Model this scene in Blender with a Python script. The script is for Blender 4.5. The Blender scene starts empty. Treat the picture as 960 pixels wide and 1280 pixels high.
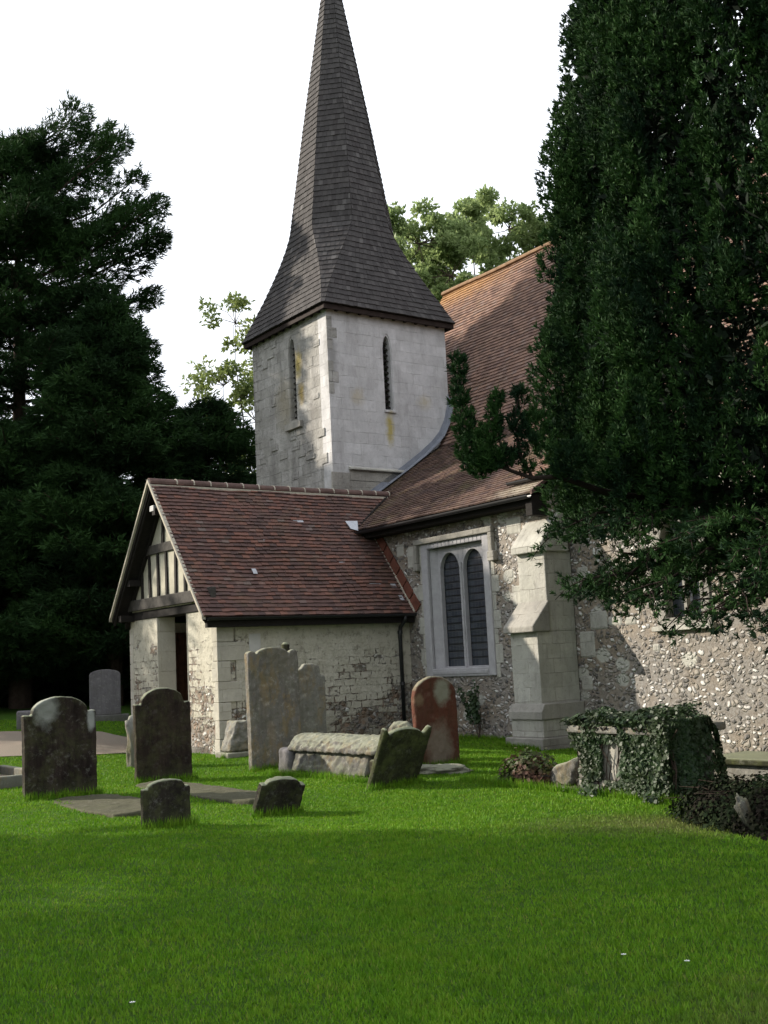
import bpy, math, random
import numpy as np
from mathutils import Vector, Matrix, noise as mnoise
R = math.radians
random.seed(7); rng = np.random.default_rng(11)
S = bpy.context.scene
COL = S.collection
TH = 0.9485565
P0 = np.array([0.43213, 24.93893])
A = np.array([math.cos(TH), -math.sin(TH)]); B = np.array([math.sin(TH), math.cos(TH)])
def world(u, v): 
    p = P0 + u*A + v*B
    return float(p[0]), float(p[1])
def sstep(t): t = np.clip(t, 0, 1); return t*t*(3-2*t)
def gh(x, y):
    x = np.asarray(x, float); y = np.asarray(y, float)
    l = .80*sstep((y-19)/16)*sstep((-x-3)/5)
    r = -.2*sstep((x-1.0)/4)*sstep((24-y)/6)
    near = .0*x
    b = .03*np.sin(x*.9+y*.4)+.02*np.sin(x*.35-y*1.1+1)
    return l+r+near+b
def H(x, y): return float(gh(x, y))

# ------------------------------------------------------------------ scene tree
def link(o, parent=None):
    COL.objects.link(o)
    if parent: o.parent = parent
    return o
def tag(o, label=None, cat=None, group=None, kind=None):
    if label: o['label'] = label
    if cat: o['category'] = cat
    if group: o['group'] = group
    if kind: o['kind'] = kind
    return o
def empty(name, loc=(0,0,0), rz=0, rot=None):
    o = bpy.data.objects.new(name, None); o.location = loc
    o.rotation_euler = rot if rot else (0,0,rz)
    o.empty_display_size = .2
    return link(o)

# ------------------------------------------------------------------ mesh builder
class MB:
    def __init__(s): s.v = []; s.f = []
    def poly(s, pts):
        n = len(s.v); s.v += [tuple(p) for p in pts]; s.f.append(tuple(range(n, n+len(pts))))
    def box(s, x0, x1, y0, y1, z0, z1):
        n = len(s.v)
        s.v += [(x0,y0,z0),(x1,y0,z0),(x1,y1,z0),(x0,y1,z0),(x0,y0,z1),(x1,y0,z1),(x1,y1,z1),(x0,y1,z1)]
        for f in ((0,3,2,1),(4,5,6,7),(0,1,5,4),(1,2,6,5),(2,3,7,6),(3,0,4,7)): s.f.append(tuple(n+i for i in f))
    def prism(s, poly, d0, d1, fn):
        """poly: 2D points; fn(a,b,d)->3D"""
        n = len(s.v); m = len(poly)
        s.v += [fn(a, b, d0) for a, b in poly] + [fn(a, b, d1) for a, b in poly]
        s.f.append(tuple(n+i for i in range(m))); s.f.append(tuple(n+m+i for i in reversed(range(m))))
        for i in range(m):
            j = (i+1) % m
            s.f.append((n+i, n+m+i, n+m+j, n+j))
    def tube(s, pts, r, k=8, taper=None, cap=True):
        pts = [Vector(p) for p in pts]; n0 = len(s.v); m = len(pts)
        up = Vector((0,0,1)); prev = None
        for i, p in enumerate(pts):
            d = (pts[min(i+1, m-1)]-pts[max(i-1, 0)]).normalized()
            if prev is None:
                a = d.cross(up) if abs(d.dot(up)) < .95 else d.cross(Vector((1,0,0)))
            else: a = prev - d*prev.dot(d)
            a.normalize(); prev = a; b = d.cross(a)
            rr = r if taper is None else r*taper[i]
            for q in range(k):
                t = 2*math.pi*q/k
                s.v.append(tuple(p + a*math.cos(t)*rr + b*math.sin(t)*rr))
        for i in range(m-1):
            for q in range(k):
                w = (q+1) % k
                s.f.append((n0+i*k+q, n0+i*k+w, n0+(i+1)*k+w, n0+(i+1)*k+q))
        if cap:
            s.f.append(tuple(n0+q for q in reversed(range(k)))); s.f.append(tuple(n0+(m-1)*k+q for q in range(k)))
    def build(s, name, m, parent=None, uv=True, bevel=0, smooth=False, loc=None, recalc=True):
        me = bpy.data.meshes.new(name); me.from_pydata(s.v, [], s.f); me.update()
        if recalc:
            import bmesh
            bm = bmesh.new(); bm.from_mesh(me); bmesh.ops.recalc_face_normals(bm, faces=bm.faces); bm.to_mesh(me); bm.free()
        if uv: boxuv(me)
        if smooth: me.polygons.foreach_set('use_smooth', [True]*len(me.polygons))
        me.materials.append(m)
        o = bpy.data.objects.new(name, me); link(o, parent)
        if loc: o.location = loc
        if bevel:
            b = o.modifiers.new('b', 'BEVEL'); b.width = bevel; b.segments = 2; b.limit_method = 'ANGLE'; b.angle_limit = R(35)
        return o
def boxuv(me):
    l = me.uv_layers.new(name='UVMap'); d = l.data
    for p in me.polygons:
        n = p.normal; ax = max(range(3), key=lambda i: abs(n[i]))
        for li in p.loop_indices:
            c = me.vertices[me.loops[li].vertex_index].co
            d[li].uv = (c.x+.37*c.z*0, c.z) if ax == 1 else ((c.y+.21, c.z) if ax == 0 else (c.x, c.y))
def npmesh(name, V, F, m, parent=None, smooth=False):
    """V (n,3), F (m,k) index array"""
    me = bpy.data.meshes.new(name); k = F.shape[1]
    me.vertices.add(len(V)); me.vertices.foreach_set('co', np.ascontiguousarray(V, dtype=np.float32).ravel())
    me.loops.add(F.size); me.loops.foreach_set('vertex_index', F.astype(np.int32).ravel())
    me.polygons.add(len(F)); me.polygons.foreach_set('loop_start', np.arange(0, F.size, k, dtype=np.int32))
    me.update(calc_edges=True); me.validate()
    if smooth: me.polygons.foreach_set('use_smooth', [True]*len(me.polygons))
    me.materials.append(m)
    o = bpy.data.objects.new(name, me); return link(o, parent)

# ------------------------------------------------------------------ materials
class G:
    def __init__(s, name, rough=.9, spec=.2):
        s.m = bpy.data.materials.new(name); s.m.use_nodes = True; s.t = s.m.node_tree
        s.b = s.t.nodes['Principled BSDF']; s.b.inputs['Roughness'].default_value = rough
        s.b.inputs['Specular IOR Level'].default_value = spec
        s.co = s.t.nodes.new('ShaderNodeTexCoord'); s.obj = s.co.outputs['Object']; s.uv = s.co.outputs['UV']
    def n(s, ty, ins=None, **kw):
        x = s.t.nodes.new('ShaderNode'+ty)
        for k, v in kw.items(): setattr(x, k, v)
        for k, v in (ins or {}).items():
            i = x.inputs[k]
            if hasattr(v, 'links') or isinstance(v, bpy.types.NodeSocket): s.t.links.new(v, i)
            else:
                if isinstance(v, (tuple, list)) and len(v) == 3 and i.type == 'RGBA': v = (*v, 1)
                i.default_value = v
        return x
    def map(s, vec, sc=(1,1,1), loc=(0,0,0), rot=(0,0,0)):
        return s.n('Mapping', {'Vector': vec, 'Scale': sc, 'Location': loc, 'Rotation': rot}).outputs[0]
    def noise(s, sc, det=4, rough=.6, vec=None, dist=0):
        return s.n('TexNoise', {'Vector': vec or s.obj, 'Scale': sc, 'Detail': det, 'Roughness': rough, 'Distortion': dist}).outputs['Fac']
    def ramp(s, fac, *stops, interp='LINEAR'):
        x = s.n('ValToRGB', {'Fac': fac}); e = x.color_ramp.elements; x.color_ramp.interpolation = interp
        while len(e) < len(stops): e.new(.5)
        for el, (p, c) in zip(e, stops):
            el.position = p
            el.color = (c, c, c, 1) if isinstance(c, (int, float)) else (*c, 1)
        return x.outputs[0]
    def mix(s, f, a, b, mode='MIX'):
        x = s.n('Mix', data_type='RGBA', blend_type=mode, clamp_result=False)
        for i, v in ((0, f), (6, a), (7, b)):
            if isinstance(v, bpy.types.NodeSocket): s.t.links.new(v, x.inputs[i])
            else:
                if i and isinstance(v, (int, float)): v = (v, v, v)
                x.inputs[i].default_value = v if not i else (*v, 1)
        return x.outputs[2]
    def math(s, op, a, b=0, c=None):
        x = s.n('Math', operation=op)
        for i, v in enumerate((a, b, c)):
            if v is None: continue
            if isinstance(v, bpy.types.NodeSocket): s.t.links.new(v, x.inputs[i])
            else: x.inputs[i].default_value = v
        return x.outputs[0]
    def rnd(s): return s.n('NewGeometry').outputs['Random Per Island']
    def sep(s, vec=None):
        x = s.n('SeparateXYZ', {'Vector': vec or s.obj}); return x.outputs
    def blob(s, c, r, soft=.5, wob=0):
        """soft ellipsoid mask in object space"""
        mp = s.map(s.obj, sc=tuple(1/q for q in r), loc=tuple(-a/q for a, q in zip(c, r)))
        d = s.n('VectorMath', {0: mp}, operation='LENGTH').outputs['Value']
        if wob: d = s.math('ADD', d, s.math('MULTIPLY', s.math('SUBTRACT', s.noise(6, 4, .7), .5), wob))
        return s.ramp(d, (1-soft, 1.), (1., 0.))
    def out(s, col, bump=None, dist=.01, strength=1, rough=None):
        if isinstance(col, bpy.types.NodeSocket): s.t.links.new(col, s.b.inputs['Base Color'])
        else: s.b.inputs['Base Color'].default_value = (*col, 1)
        if bump is not None:
            x = s.n('Bump', {'Height': bump, 'Distance': dist, 'Strength': strength}); s.t.links.new(x.outputs[0], s.b.inputs['Normal'])
        if rough is not None: s.t.links.new(rough, s.b.inputs['Roughness'])
        return s.m

def ashlar(name, c1, c2, mortar, bw=.55, bh=.29, dirt=.5, rough_b=.012, blobs=()):
    g = G(name)
    wv = g.n('TexNoise', {'Vector': g.obj, 'Scale': 1.7, 'Detail': 3}).outputs['Color']
    uv = g.n('VectorMath', {0: g.uv, 1: g.n('VectorMath', {0: wv, 1: (.06,.06,0)}, operation='MULTIPLY').outputs[0]}, operation='ADD').outputs[0]
    br = g.n('TexBrick', {'Vector': uv, 'Color1': (0,0,0), 'Color2': (1,1,1), 'Mortar': (.5,.5,.5), 'Scale': 1, 'Mortar Size': .006,
             'Mortar Smooth': .6, 'Brick Width': bw, 'Row Height': bh, 'Bias': 0}, offset=.46)
    base = g.mix(br.outputs['Color'], c1, c2)
    base = g.mix(g.ramp(g.noise(3.2, 6, .7), (.35, 0.), (.75, 1.)), base, tuple(x*.72 for x in c1))
    st = g.map(g.obj, (1.3,1.3,.35))
    base = g.mix(g.math('MULTIPLY', g.ramp(g.noise(.9, 4, .6), (.45, 0.), (.6, 1.)), dirt*.5), base, tuple(x*.62 for x in c2))
    base = g.mix(g.math('MULTIPLY', g.ramp(g.noise(1.1, 8, .75, st), (.48, 0.), (.68, 1.)), dirt), base, (.16,.15,.14))
    base = g.mix(g.math('MULTIPLY', g.ramp(g.noise(9, 6, .8), (.55, 0.), (.7, 1.)), dirt*.8), base, (.12,.115,.1))
    for c, r, col, amt in blobs:
        base = g.mix(g.math('MULTIPLY', g.blob(c, r, .75, 1.1), amt), base, col)
    brk = g.ramp(g.noise(2.6, 5, .75), (.42, 0.05), (.64, 1.))
    base = g.mix(g.math('MULTIPLY', br.outputs['Fac'], brk), base, mortar)
    h = g.math('ADD', g.math('MULTIPLY', g.math('MULTIPLY', br.outputs['Fac'], brk), -.9), g.math('MULTIPLY', g.noise(14, 8, .7), .9))
    h = g.math('ADD', h, g.math('MULTIPLY', g.noise(2.5, 3), 1.2))
    return g.out(base, h, rough_b)

def flint(name, light=.5, render=0., rend_col=(.42,.39,.32), scale=1.3, rows=1.):
    g = G(name, .75, .3)
    dist = g.n('TexNoise', {'Vector': g.obj, 'Scale': 3.0, 'Detail': 3}).outputs['Color']
    vec = g.n('VectorMath', {0: g.obj, 1: g.n('VectorMath', {0: dist, 1: (.25,.25,.25)}, operation='MULTIPLY').outputs[0]}, operation='ADD').outputs[0]
    vec = g.map(vec, (7.5*scale, 7.5*scale, 11*scale))
    vo = g.n('TexVoronoi', {'Vector': vec, 'Scale': 1, 'Randomness': .95}, feature='F1')
    ve = g.n('TexVoronoi', {'Vector': vec, 'Scale': 1, 'Randomness': .95}, feature='DISTANCE_TO_EDGE')
    cr = g.n('SeparateColor', {0: vo.outputs['Color']}).outputs
    stone = g.ramp(cr[0], (0, (.035,.036,.042)), (.22, (.11,.10,.095)), (.42, (.25,.225,.19)), (.6, (.34,.33,.32)), (.75, (.50,.485,.46)), (.88, (.70,.69,.66)), (1., (.24,.12,.07)), interp='CONSTANT')
    stone = g.mix(g.ramp(g.noise(30, 5, .7), (.3, 0.), (.7, 1.)), stone, g.mix(.5, stone, (.36,.33,.28)))
    warm = g.ramp(g.noise(.9, 5, .65), (.42, 0.), (.6, 1.))
    mort = g.mix(warm, (.25,.235,.215), (.265,.215,.16))
    mort = g.mix(g.ramp(g.noise(18, 5, .7), (.4, 0.), (.7, 1.)), mort, (.15,.125,.1))
    em = g.math('MULTIPLY', g.ramp(ve.outputs['Distance'], (.03, 0.), (.14, 1.)), g.ramp(g.math('ADD', vo.outputs['Distance'], g.math('MULTIPLY', g.noise(16, 4, .7), .30)), (.60, 1.), (.76, 0.)))
    # some stones are buried in the mortar
    vis = g.math('MULTIPLY', em, g.ramp(cr[1], (.12, 0.), (.2, 1.)))
    col = g.mix(vis, mort, stone)
    hh = g.math('ADD', g.math('MULTIPLY', g.math('MULTIPLY', vis, g.math('SUBTRACT', 1.25, vo.outputs['Distance'])), 1.1), g.math('MULTIPLY', g.noise(22, 6, .75), .5))
    # patches of dressed stone
    pb = g.n('TexVoronoi', {'Vector': g.map(g.obj, (2.0,2.0,2.6), (3.3,0,1)), 'Scale': 1, 'Randomness': 1}, feature='F1')
    pc = g.n('SeparateColor', {0: pb.outputs['Color']}).outputs
    pm = g.math('MULTIPLY', g.math('GREATER_THAN', pc[0], .82), g.ramp(g.math('ADD', pb.outputs['Distance'], g.math('MULTIPLY', g.noise(7, 3), .15)), (.38, 1.), (.46, 0.)))
    col = g.mix(pm, col, (.40,.39,.34))
    if render > 0:
        z = g.sep()
        u = g.uv
        rw = g.n('TexBrick', {'Vector': g.n('VectorMath', {0: g.uv, 1: g.n('VectorMath', {0: dist, 1: (.12,.12,0)}, operation='MULTIPLY').outputs[0]}, operation='ADD').outputs[0], 'Color1': (0,0,0), 'Color2': (1,1,1), 'Mortar': (.3,.3,.3),
              'Scale': 1, 'Mortar Size': .022, 'Mortar Smooth': .7, 'Brick Width': .27, 'Row Height': .15}, offset=.5)
        thr = g.math('ADD', g.noise(1.5, 7, .8), g.math('MULTIPLY', z[2], .10))
        thr = g.math('ADD', thr, g.math('MULTIPLY', rw.outputs['Fac'], -.05))
        thr = g.math('ADD', thr, g.math('MULTIPLY', g.math('SUBTRACT', g.n('SeparateColor', {0: rw.outputs['Color']}).outputs[0], .5), .10))
        rm = g.ramp(thr, (.575-render*.1, 0.), (.62-render*.1, 1.))
        rc = g.mix(g.ramp(g.noise(2.3, 6, .7), (.3, 0.), (.72, 1.)), rend_col, (.40,.37,.29))
        rc = g.mix(g.math('MULTIPLY', g.ramp(g.noise(6, 6, .8), (.52, 0.), (.66, 1.)), .75), rc, (.17,.15,.12))
        rc = g.mix(g.math('MULTIPLY', rw.outputs['Fac'], .13*rows), rc, (.2,.18,.14))
        lo = g.ramp(z[2], (0., 1.), (.12, 1.), (.9, 0.))
        rc = g.mix(g.math('MULTIPLY', g.math('MULTIPLY', lo, g.ramp(g.noise(3, 5, .7), (.3, 0.), (.6, 1.))), .6), rc, (.16,.15,.10))
        # bare patches are brown rubble and brick bits
        bare = g.mix(g.ramp(cr[2], (.5, 0.), (.7, 1.)), col, g.mix(cr[0], (.10,.075,.055), (.24,.17,.12)))
        col = g.mix(rm, bare, rc)
        hh = g.mix(rm, hh, g.math('ADD', g.math('MULTIPLY', rw.outputs['Fac'], -.22*rows), g.math('ADD', g.math('MULTIPLY', g.noise(7, 7, .75), 1.3), .7)))
    return g.out(col, hh, .035, 1.)

def tiles_mat(name, stops, lichen=.2, lichen_col=(.42,.40,.36), moss=0., blobs=()):
    g = G(name, .85, .2)
    r = g.rnd()
    c = g.ramp(r, *stops)
    c = g.mix(g.ramp(g.noise(.8, 5, .7), (.35, 0.), (.7, .35)), c, g.mix(.5, c, (.06,.045,.045)))
    c = g.mix(g.math('MULTIPLY', g.ramp(g.noise(7, 7, .85), (.58, 0.), (.68, 1.)), lichen), c, lichen_col)
    c = g.mix(g.math('MULTIPLY', g.ramp(g.noise(28, 5, .8), (.55, 0.), (.7, 1.)), .35), c, (.05,.04,.04))
    if moss: c = g.mix(g.math('MULTIPLY', g.ramp(g.noise(1.6, 7, .8), (.5, 0.), (.66, 1.)), moss), c, (.16,.14,.05))
    for cc, rr, col, amt in blobs:
        c = g.mix(g.math('MULTIPLY', g.blob(cc, rr, .8, 1.4), amt), c, col)
    return g.out(c, g.noise(40, 5, .7), .004)

def stone_mat(name, base, dark=(.05,.042,.036), amt=.6, moss=.3, lich=.3, lich_col=(.42,.41,.36), rust=0., blobs=(), top=0.):
    g = G(name, .92, .15)
    c = g.mix(g.ramp(g.noise(2.6, 6, .7), (.3, 0.), (.7, 1.)), base, tuple(x*.65 for x in base))
    st = g.map(g.obj, (6, 6, 1.1))
    c = g.mix(g.math('MULTIPLY', g.ramp(g.noise(1.4, 8, .72, st), (.4, 0.), (.62, 1.)), amt), c, dark)
    z = g.sep()[2]
    if rust: c = g.mix(g.math('MULTIPLY', g.ramp(g.noise(2.2, 6, .75, g.map(g.obj, (2.5,2.5,.9), (5,1,0))), (.5, 0.), (.6, 1.)), rust), c, (.26,.17,.05))
    c = g.mix(g.math('MULTIPLY', g.ramp(g.noise(11, 7, .8), (.54, 0.), (.64, 1.)), lich), c, lich_col)
    c = g.mix(g.math('MULTIPLY', g.ramp(g.noise(4, 6, .75), (.47, 0.), (.62, 1.)), moss), c, (.075,.085,.03))
    nz = g.n('SeparateXYZ', {'Vector': g.n('NewGeometry').outputs['Normal']}).outputs[2]
    if top: c = g.mix(g.math('MULTIPLY', g.ramp(nz, (.3, 0.), (.7, 1.)), top), c, (.30,.32,.22))
    low = g.ramp(z, (0., 1.), (.25, 0.))
    c = g.mix(g.math('MULTIPLY', low, .5), c, (.06,.07,.03))
    for cc, rr, col, a in blobs: c = g.mix(g.math('MULTIPLY', g.blob(cc, rr, .5, 1.0), a), c, col)
    return g.out(c, g.math('ADD', g.noise(26, 8, .75), g.math('MULTIPLY', g.noise(5, 4), 1.0)), .012)

def plain(name, col, rough=.7, spec=.3, var=.3, sc=8, bump=.003):
    g = G(name, rough, spec)
    c = g.mix(g.ramp(g.noise(sc, 6, .7), (.3, 0.), (.7, 1.)), col, tuple(x*(1-var) for x in col))
    return g.out(c, g.noise(sc*4, 5, .7), bump)

def leaf_mat(name, c1, c2, c3, trans=.25, rough=.6, sc=.7, spec=.25, st=1.):
    g = G(name, rough, spec)
    r = g.rnd()
    c = g.mix(r, c1, c2)
    c = g.mix(g.ramp(g.noise(sc, 3, .6, g.map(g.obj, (1,1,st))), (.42, 0.), (.60, 1.)), c, c3)
    g.out(c)
    if trans:
        t = g.n('BsdfTranslucent', {'Color': g.mix(.5, c, c2)})
        mx = g.n('MixShader', {0: trans, 1: g.b.outputs[0], 2: t.outputs[0]})
        g.t.links.new(mx.outputs[0], g.t.nodes['Material Output'].inputs[0])
    return g.m

M = {}
M['ashlar_pale'] = ashlar('ashlar_pale', (.56,.55,.55), (.47,.46,.455), (.36,.35,.335), .52, .285, .42,
    blobs=[((-3.1,2.03,7.55),(.3,.17,.55),(.34,.27,.05),.85), ((-3.1,1.05,8.3),(.3,.28,.30),(.36,.30,.18),.5), ((-3.1,3.2,8.35),(.3,.3,.25),(.36,.30,.16),.5),
           ((-3.1,.33,9.2),(.3,.22,1.2),(.2,.195,.19),.8), ((-3.1,1.2,5.6),(.6,2.5,.8),(.24,.22,.18),.7)])
M['ashlar_grey'] = ashlar('ashlar_grey', (.42,.405,.38), (.29,.28,.25), (.10,.095,.085), .36, .27, .85, .035,
    blobs=[((-4.55,.2,9.4),(.25,.3,.5),(.34,.26,.06),.8), ((-4.45,.2,8.6),(.2,.3,.4),(.34,.24,.06),.8), ((-5.3,.2,8.5),(.6,.3,.9),(.27,.22,.12),.4)])
M['dressed'] = ashlar('dressed_stone', (.50,.485,.43), (.38,.37,.32), (.22,.20,.17), .34, .26, .6, .016)
M['weathered'] = ashlar('weathered_stone', (.36,.34,.30), (.26,.25,.22), (.2,.18,.15), .7, .4, .7, .02)
M['quoin'] = ashlar('porch_quoin', (.50,.47,.40), (.42,.39,.32), (.3,.27,.2), .8, .42, .25, .015)
M['flint'] = flint('flint_rubble')
M['flint_render'] = flint('flint_and_limewash', render=.50, rows=.3, rend_col=(.56,.53,.45))
M['flint_pier'] = flint('flint_pier', render=.05, rend_col=(.52,.49,.40), rows=.1)
M['frame_stone'] = plain('window_stone', (.40,.39,.40), .85, .15, .25, 6, .006)
M['tile_porch'] = tiles_mat('porch_clay_tiles', [(0,(.070,.044,.040)),(.3,(.095,.055,.047)),(.6,(.115,.063,.052)),(.85,(.145,.070,.053)),(.95,(.17,.08,.058)),(1,(.13,.10,.09))], .4, (.30,.27,.24), .12)
M['tile_aisle'] = tiles_mat('aisle_clay_tiles', [(0,(.065,.042,.038)),(.4,(.10,.062,.050)),(.8,(.13,.080,.060)),(1,(.11,.075,.065))], .3, (.26,.22,.17), .35,
    blobs=[((4.1,-.2,4.8),(.9,.4,.5),(.42,.38,.3),.6)])
M['tile_nave'] = tiles_mat('nave_clay_tiles', [(0,(.12,.072,.058)),(.4,(.175,.105,.078)),(.8,(.225,.135,.098)),(1,(.18,.125,.105))], .35, (.5,.45,.36), .1,
    blobs=[((-6.5,7.4,13.),(3.4,.7,.9),(.42,.22,.06),.5)])
M['shingle'] = tiles_mat('oak_shingles', [(0,(.034,.031,.030)),(.4,(.044,.041,.040)),(.8,(.054,.050,.048)),(.97,(.066,.061,.059)),(1,(.10,.094,.09))], .12, (.26,.25,.23))
M['ridge_clay'] = plain('ridge_clay', (.14,.088,.075), .85, .2, .5, 5, .006)
M['mortar'] = plain('mortar_edge', (.46,.42,.34), .9, .1, .35, 12, .004)
M['brick_fillet'] = plain('brick_fillet', (.16,.06,.04), .85, .2, .5, 5, .005)
M['lead'] = plain('lead_sheet', (.22,.235,.27), .5, .5, .35, 5, .004)
M['timber'] = plain('dark_timber', (.018,.015,.013), .85, .2, .5, 9, .006)
M['timber_grey'] = plain('weathered_timber', (.075,.068,.06), .85, .2, .6, 7, .008)
M['plaster'] = plain('cream_plaster', (.44,.415,.33), .9, .1, .28, 4, .003)
M['black_iron'] = plain('black_iron', (.015,.015,.017), .45, .5, .3, 9, .001)
M['door_wood'] = plain('door_oak', (.10,.045,.025), .7, .3, .6, 8, .006)
def glass_mat():
    g = G('leaded_glass', .18, .5)
    br = g.n('TexBrick', {'Vector': g.uv, 'Color1': (.032,.038,.048), 'Color2': (.06,.068,.082), 'Mortar': (.05,.05,.052), 'Scale': 1, 'Mortar Size': .006,
         'Brick Width': .1, 'Row Height': .145}, offset=0.)
    return g.out(br.outputs['Color'], g.math('ADD', g.math('MULTIPLY', g.n('SeparateColor', {0: br.outputs['Color']}).outputs[0], 6), g.noise(5, 2)), .006,
                 rough=g.ramp(br.outputs['Fac'], (0, .22), (1, .8)))
M['glass'] = glass_mat()
M['bark'] = plain('bark', (.075,.055,.042), .95, .1, .5, 6, .02)
M['yew'] = leaf_mat('yew_needles', (.015,.040,.011), (.034,.078,.018), (.007,.020,.009), .08, .75, 2.6, .1, .3)
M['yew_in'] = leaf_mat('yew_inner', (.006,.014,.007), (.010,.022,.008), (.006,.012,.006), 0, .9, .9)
M['conifer'] = leaf_mat('conifer_needles', (.016,.042,.012), (.034,.075,.019), (.012,.029,.010), .15, .75, .5, .1)
M['oak'] = leaf_mat('broad_leaves', (.21,.28,.10), (.30,.37,.16), (.15,.22,.07), .55, .5, .35)
M['thin'] = leaf_mat('yellow_green_leaves', (.15,.20,.05), (.22,.26,.08), (.10,.15,.04), .45, .5, .5)
M['ivy'] = leaf_mat('ivy_leaves', (.010,.028,.009), (.034,.062,.020), (.022,.036,.012), .1, .5, 2.5, .25)
M['bramble'] = leaf_mat('bramble_leaves', (.03,.055,.014), (.06,.085,.025), (.075,.035,.022), .2, .6, 4)
M['woods'] = leaf_mat('wood_leaves', (.010,.022,.010), (.018,.034,.012), (.008,.016,.008), .05, .8, .3)

# ------------------------------------------------------------------ CHURCH
church = empty('church', (P0[0], P0[1], 0), -TH)
tag(church, 'old flint and stone village church with a shingled broach spire and a timber gabled porch', 'church')

def arch_pts(a0, a1, zs, rise, n=7, pointed=True):
    """points from left springing to right springing"""
    mid = (a0+a1)/2; w = (a1-a0)/2; P = []
    for i in range(2*n+1):
        t = i/(2*n)
        if pointed:
            x = abs(2*t-1)             # 1 at springing, 0 at apex
            zz = rise*(1-x**1.9)**.62 if x < 1 else 0
            P.append((a0+(a1-a0)*t, zs+zz))
        else:
            th = math.pi*(1-t); P.append((mid+w*math.cos(th), zs+rise*math.sin(th)))
    return P
def arch_plate(mb, a0, a1, z0, z1, lights, d0, d1, fn, pointed=True):
    """plate with arched openings. lights: (la, lb, sill, spring, rise)"""
    lights = sorted(lights); x = a0
    for (la, lb, sill, zs, rise) in lights:
        if la > x: mb.prism([(x,z0),(la,z0),(la,z1),(x,z1)], d0, d1, fn)
        if sill > z0: mb.prism([(la,z0),(lb,z0),(lb,sill),(la,sill)], d0, d1, fn)
        P = arch_pts(la, lb, zs, rise, pointed=pointed)
        for p, q in zip(P, P[1:]):
            mb.prism([p, q, (q[0], z1), (p[0], z1)], d0, d1, fn)
        x = lb
    if a1 > x: mb.prism([(x,z0),(a1,z0),(a1,z1),(x,z1)], d0, d1, fn)
fnV = lambda a, b, d: (a, d, b)      # wall in a plane of constant v
fnU = lambda a, b, d: (d, a, b)      # wall in a plane of constant u

# --- tile laying
def lay_tiles(rows, tw, th, jit=.006, clip=None, warp=0., over=1.35):
    """rows: list of (L, R, N) from the eave up, edge points of each course line, N outward normal. returns V,F"""
    V = []; F = []
    for k in range(len(rows)-1):
        L0, R0, N = rows[k]; L1, R1, _ = rows[k+1]
        L0, R0, L1, R1, N = map(lambda q: np.array(q, float), (L0, R0, L1, R1, N))
        w = np.linalg.norm(R0-L0); n = max(1, int(round(w/tw)))
        off = (k % 2)*.5
        # extend up under the next course
        L1x = L0+(L1-L0)*over; R1x = R0+(R1-R0)*over
        for i in range(n+1):
            a = (i-off)/n; b = (i+1-off)/n
            a = max(a, 0.); b = min(b, 1.)
            if b-a < .15/n: continue
            g = .002/max(w, .01)
            a2, b2 = a+g, b-g
            p0 = L0+(R0-L0)*a2; p1 = L0+(R0-L0)*b2; q0 = L1x+(R1x-L1x)*a2; q1 = L1x+(R1x-L1x)*b2
            if clip is not None and clip((p0+p1)/2): continue
            j0, j1 = random.uniform(-jit, jit), random.uniform(-jit, jit)
            d = (L0-L1); d /= max(np.linalg.norm(d), 1e-6); sl = random.uniform(-jit, jit)*1.2
            wv = 0
            if warp:
                c = (p0+p1)/2
                wv = warp*mnoise.noise(Vector((c[0]*.6, c[1]*.6, c[2]*.6)))
            lo = N*(th+j0+wv+.004); lo1 = N*(th+j1+wv+.004); bt = N*(wv-.004)
            s = len(V)
            V += [p0+lo+d*sl, p1+lo1+d*sl, q1+bt+N*.003, q0+bt+N*.003, p0+bt+d*sl, p1+bt+d*sl]
            F += [(s,s+1,s+2,s+3),(s+4,s+5,s+1,s),(s+4,s,s+3,s+3),(s+1,s+5,s+2,s+2)]
    return V, F
def tiles_obj(name, sets, mat_, parent):
    mb = MB()
    for V, F in sets:
        n = len(mb.v); mb.v += [tuple(float(c) for c in p) for p in V]
        for f in F:
            f = tuple(dict.fromkeys(f)); mb.f.append(tuple(n+i for i in f))
    return mb.build(name, mat_, parent, uv=False, recalc=False)
def plane_rows(e0, e1, r0, r1, N, gauge):
    e0, e1, r0, r1 = map(lambda q: np.array(q, float), (e0, e1, r0, r1))
    n = int(round(np.linalg.norm(r0-e0)/gauge))
    N = np.array(N, float); N /= np.linalg.norm(N)
    return [(e0+(r0-e0)*i/n, e1+(r1-e1)*i/n, N) for i in range(n+1)]

# --- porch
L, W, ZE, ZR = 4.68, 4.26, 2.66, 5.65
mb = MB()
mb.box(-.45, 0, -L+.403, -.002, -.4, 2.72)                    # right side wall
mb.box(-W, -W+.45, -L+.403, -.002, -.4, 2.72)                 # left side wall
porch_wall = mb.build('porch_wall', M['flint_render'], church)
tag(porch_wall)
mb = MB(); mb.box(-1.32, -.02, -L, -L+.40, -.4, 2.95); mb.build('porch_pier', M['flint_pier'], church, bevel=.03)
mb = MB(); mb.box(-W, -2.78, -L, -L+.40, -.4, 2.95)
mb.build('porch_pier', M['flint_pier'], church, bevel=.03)
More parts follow.
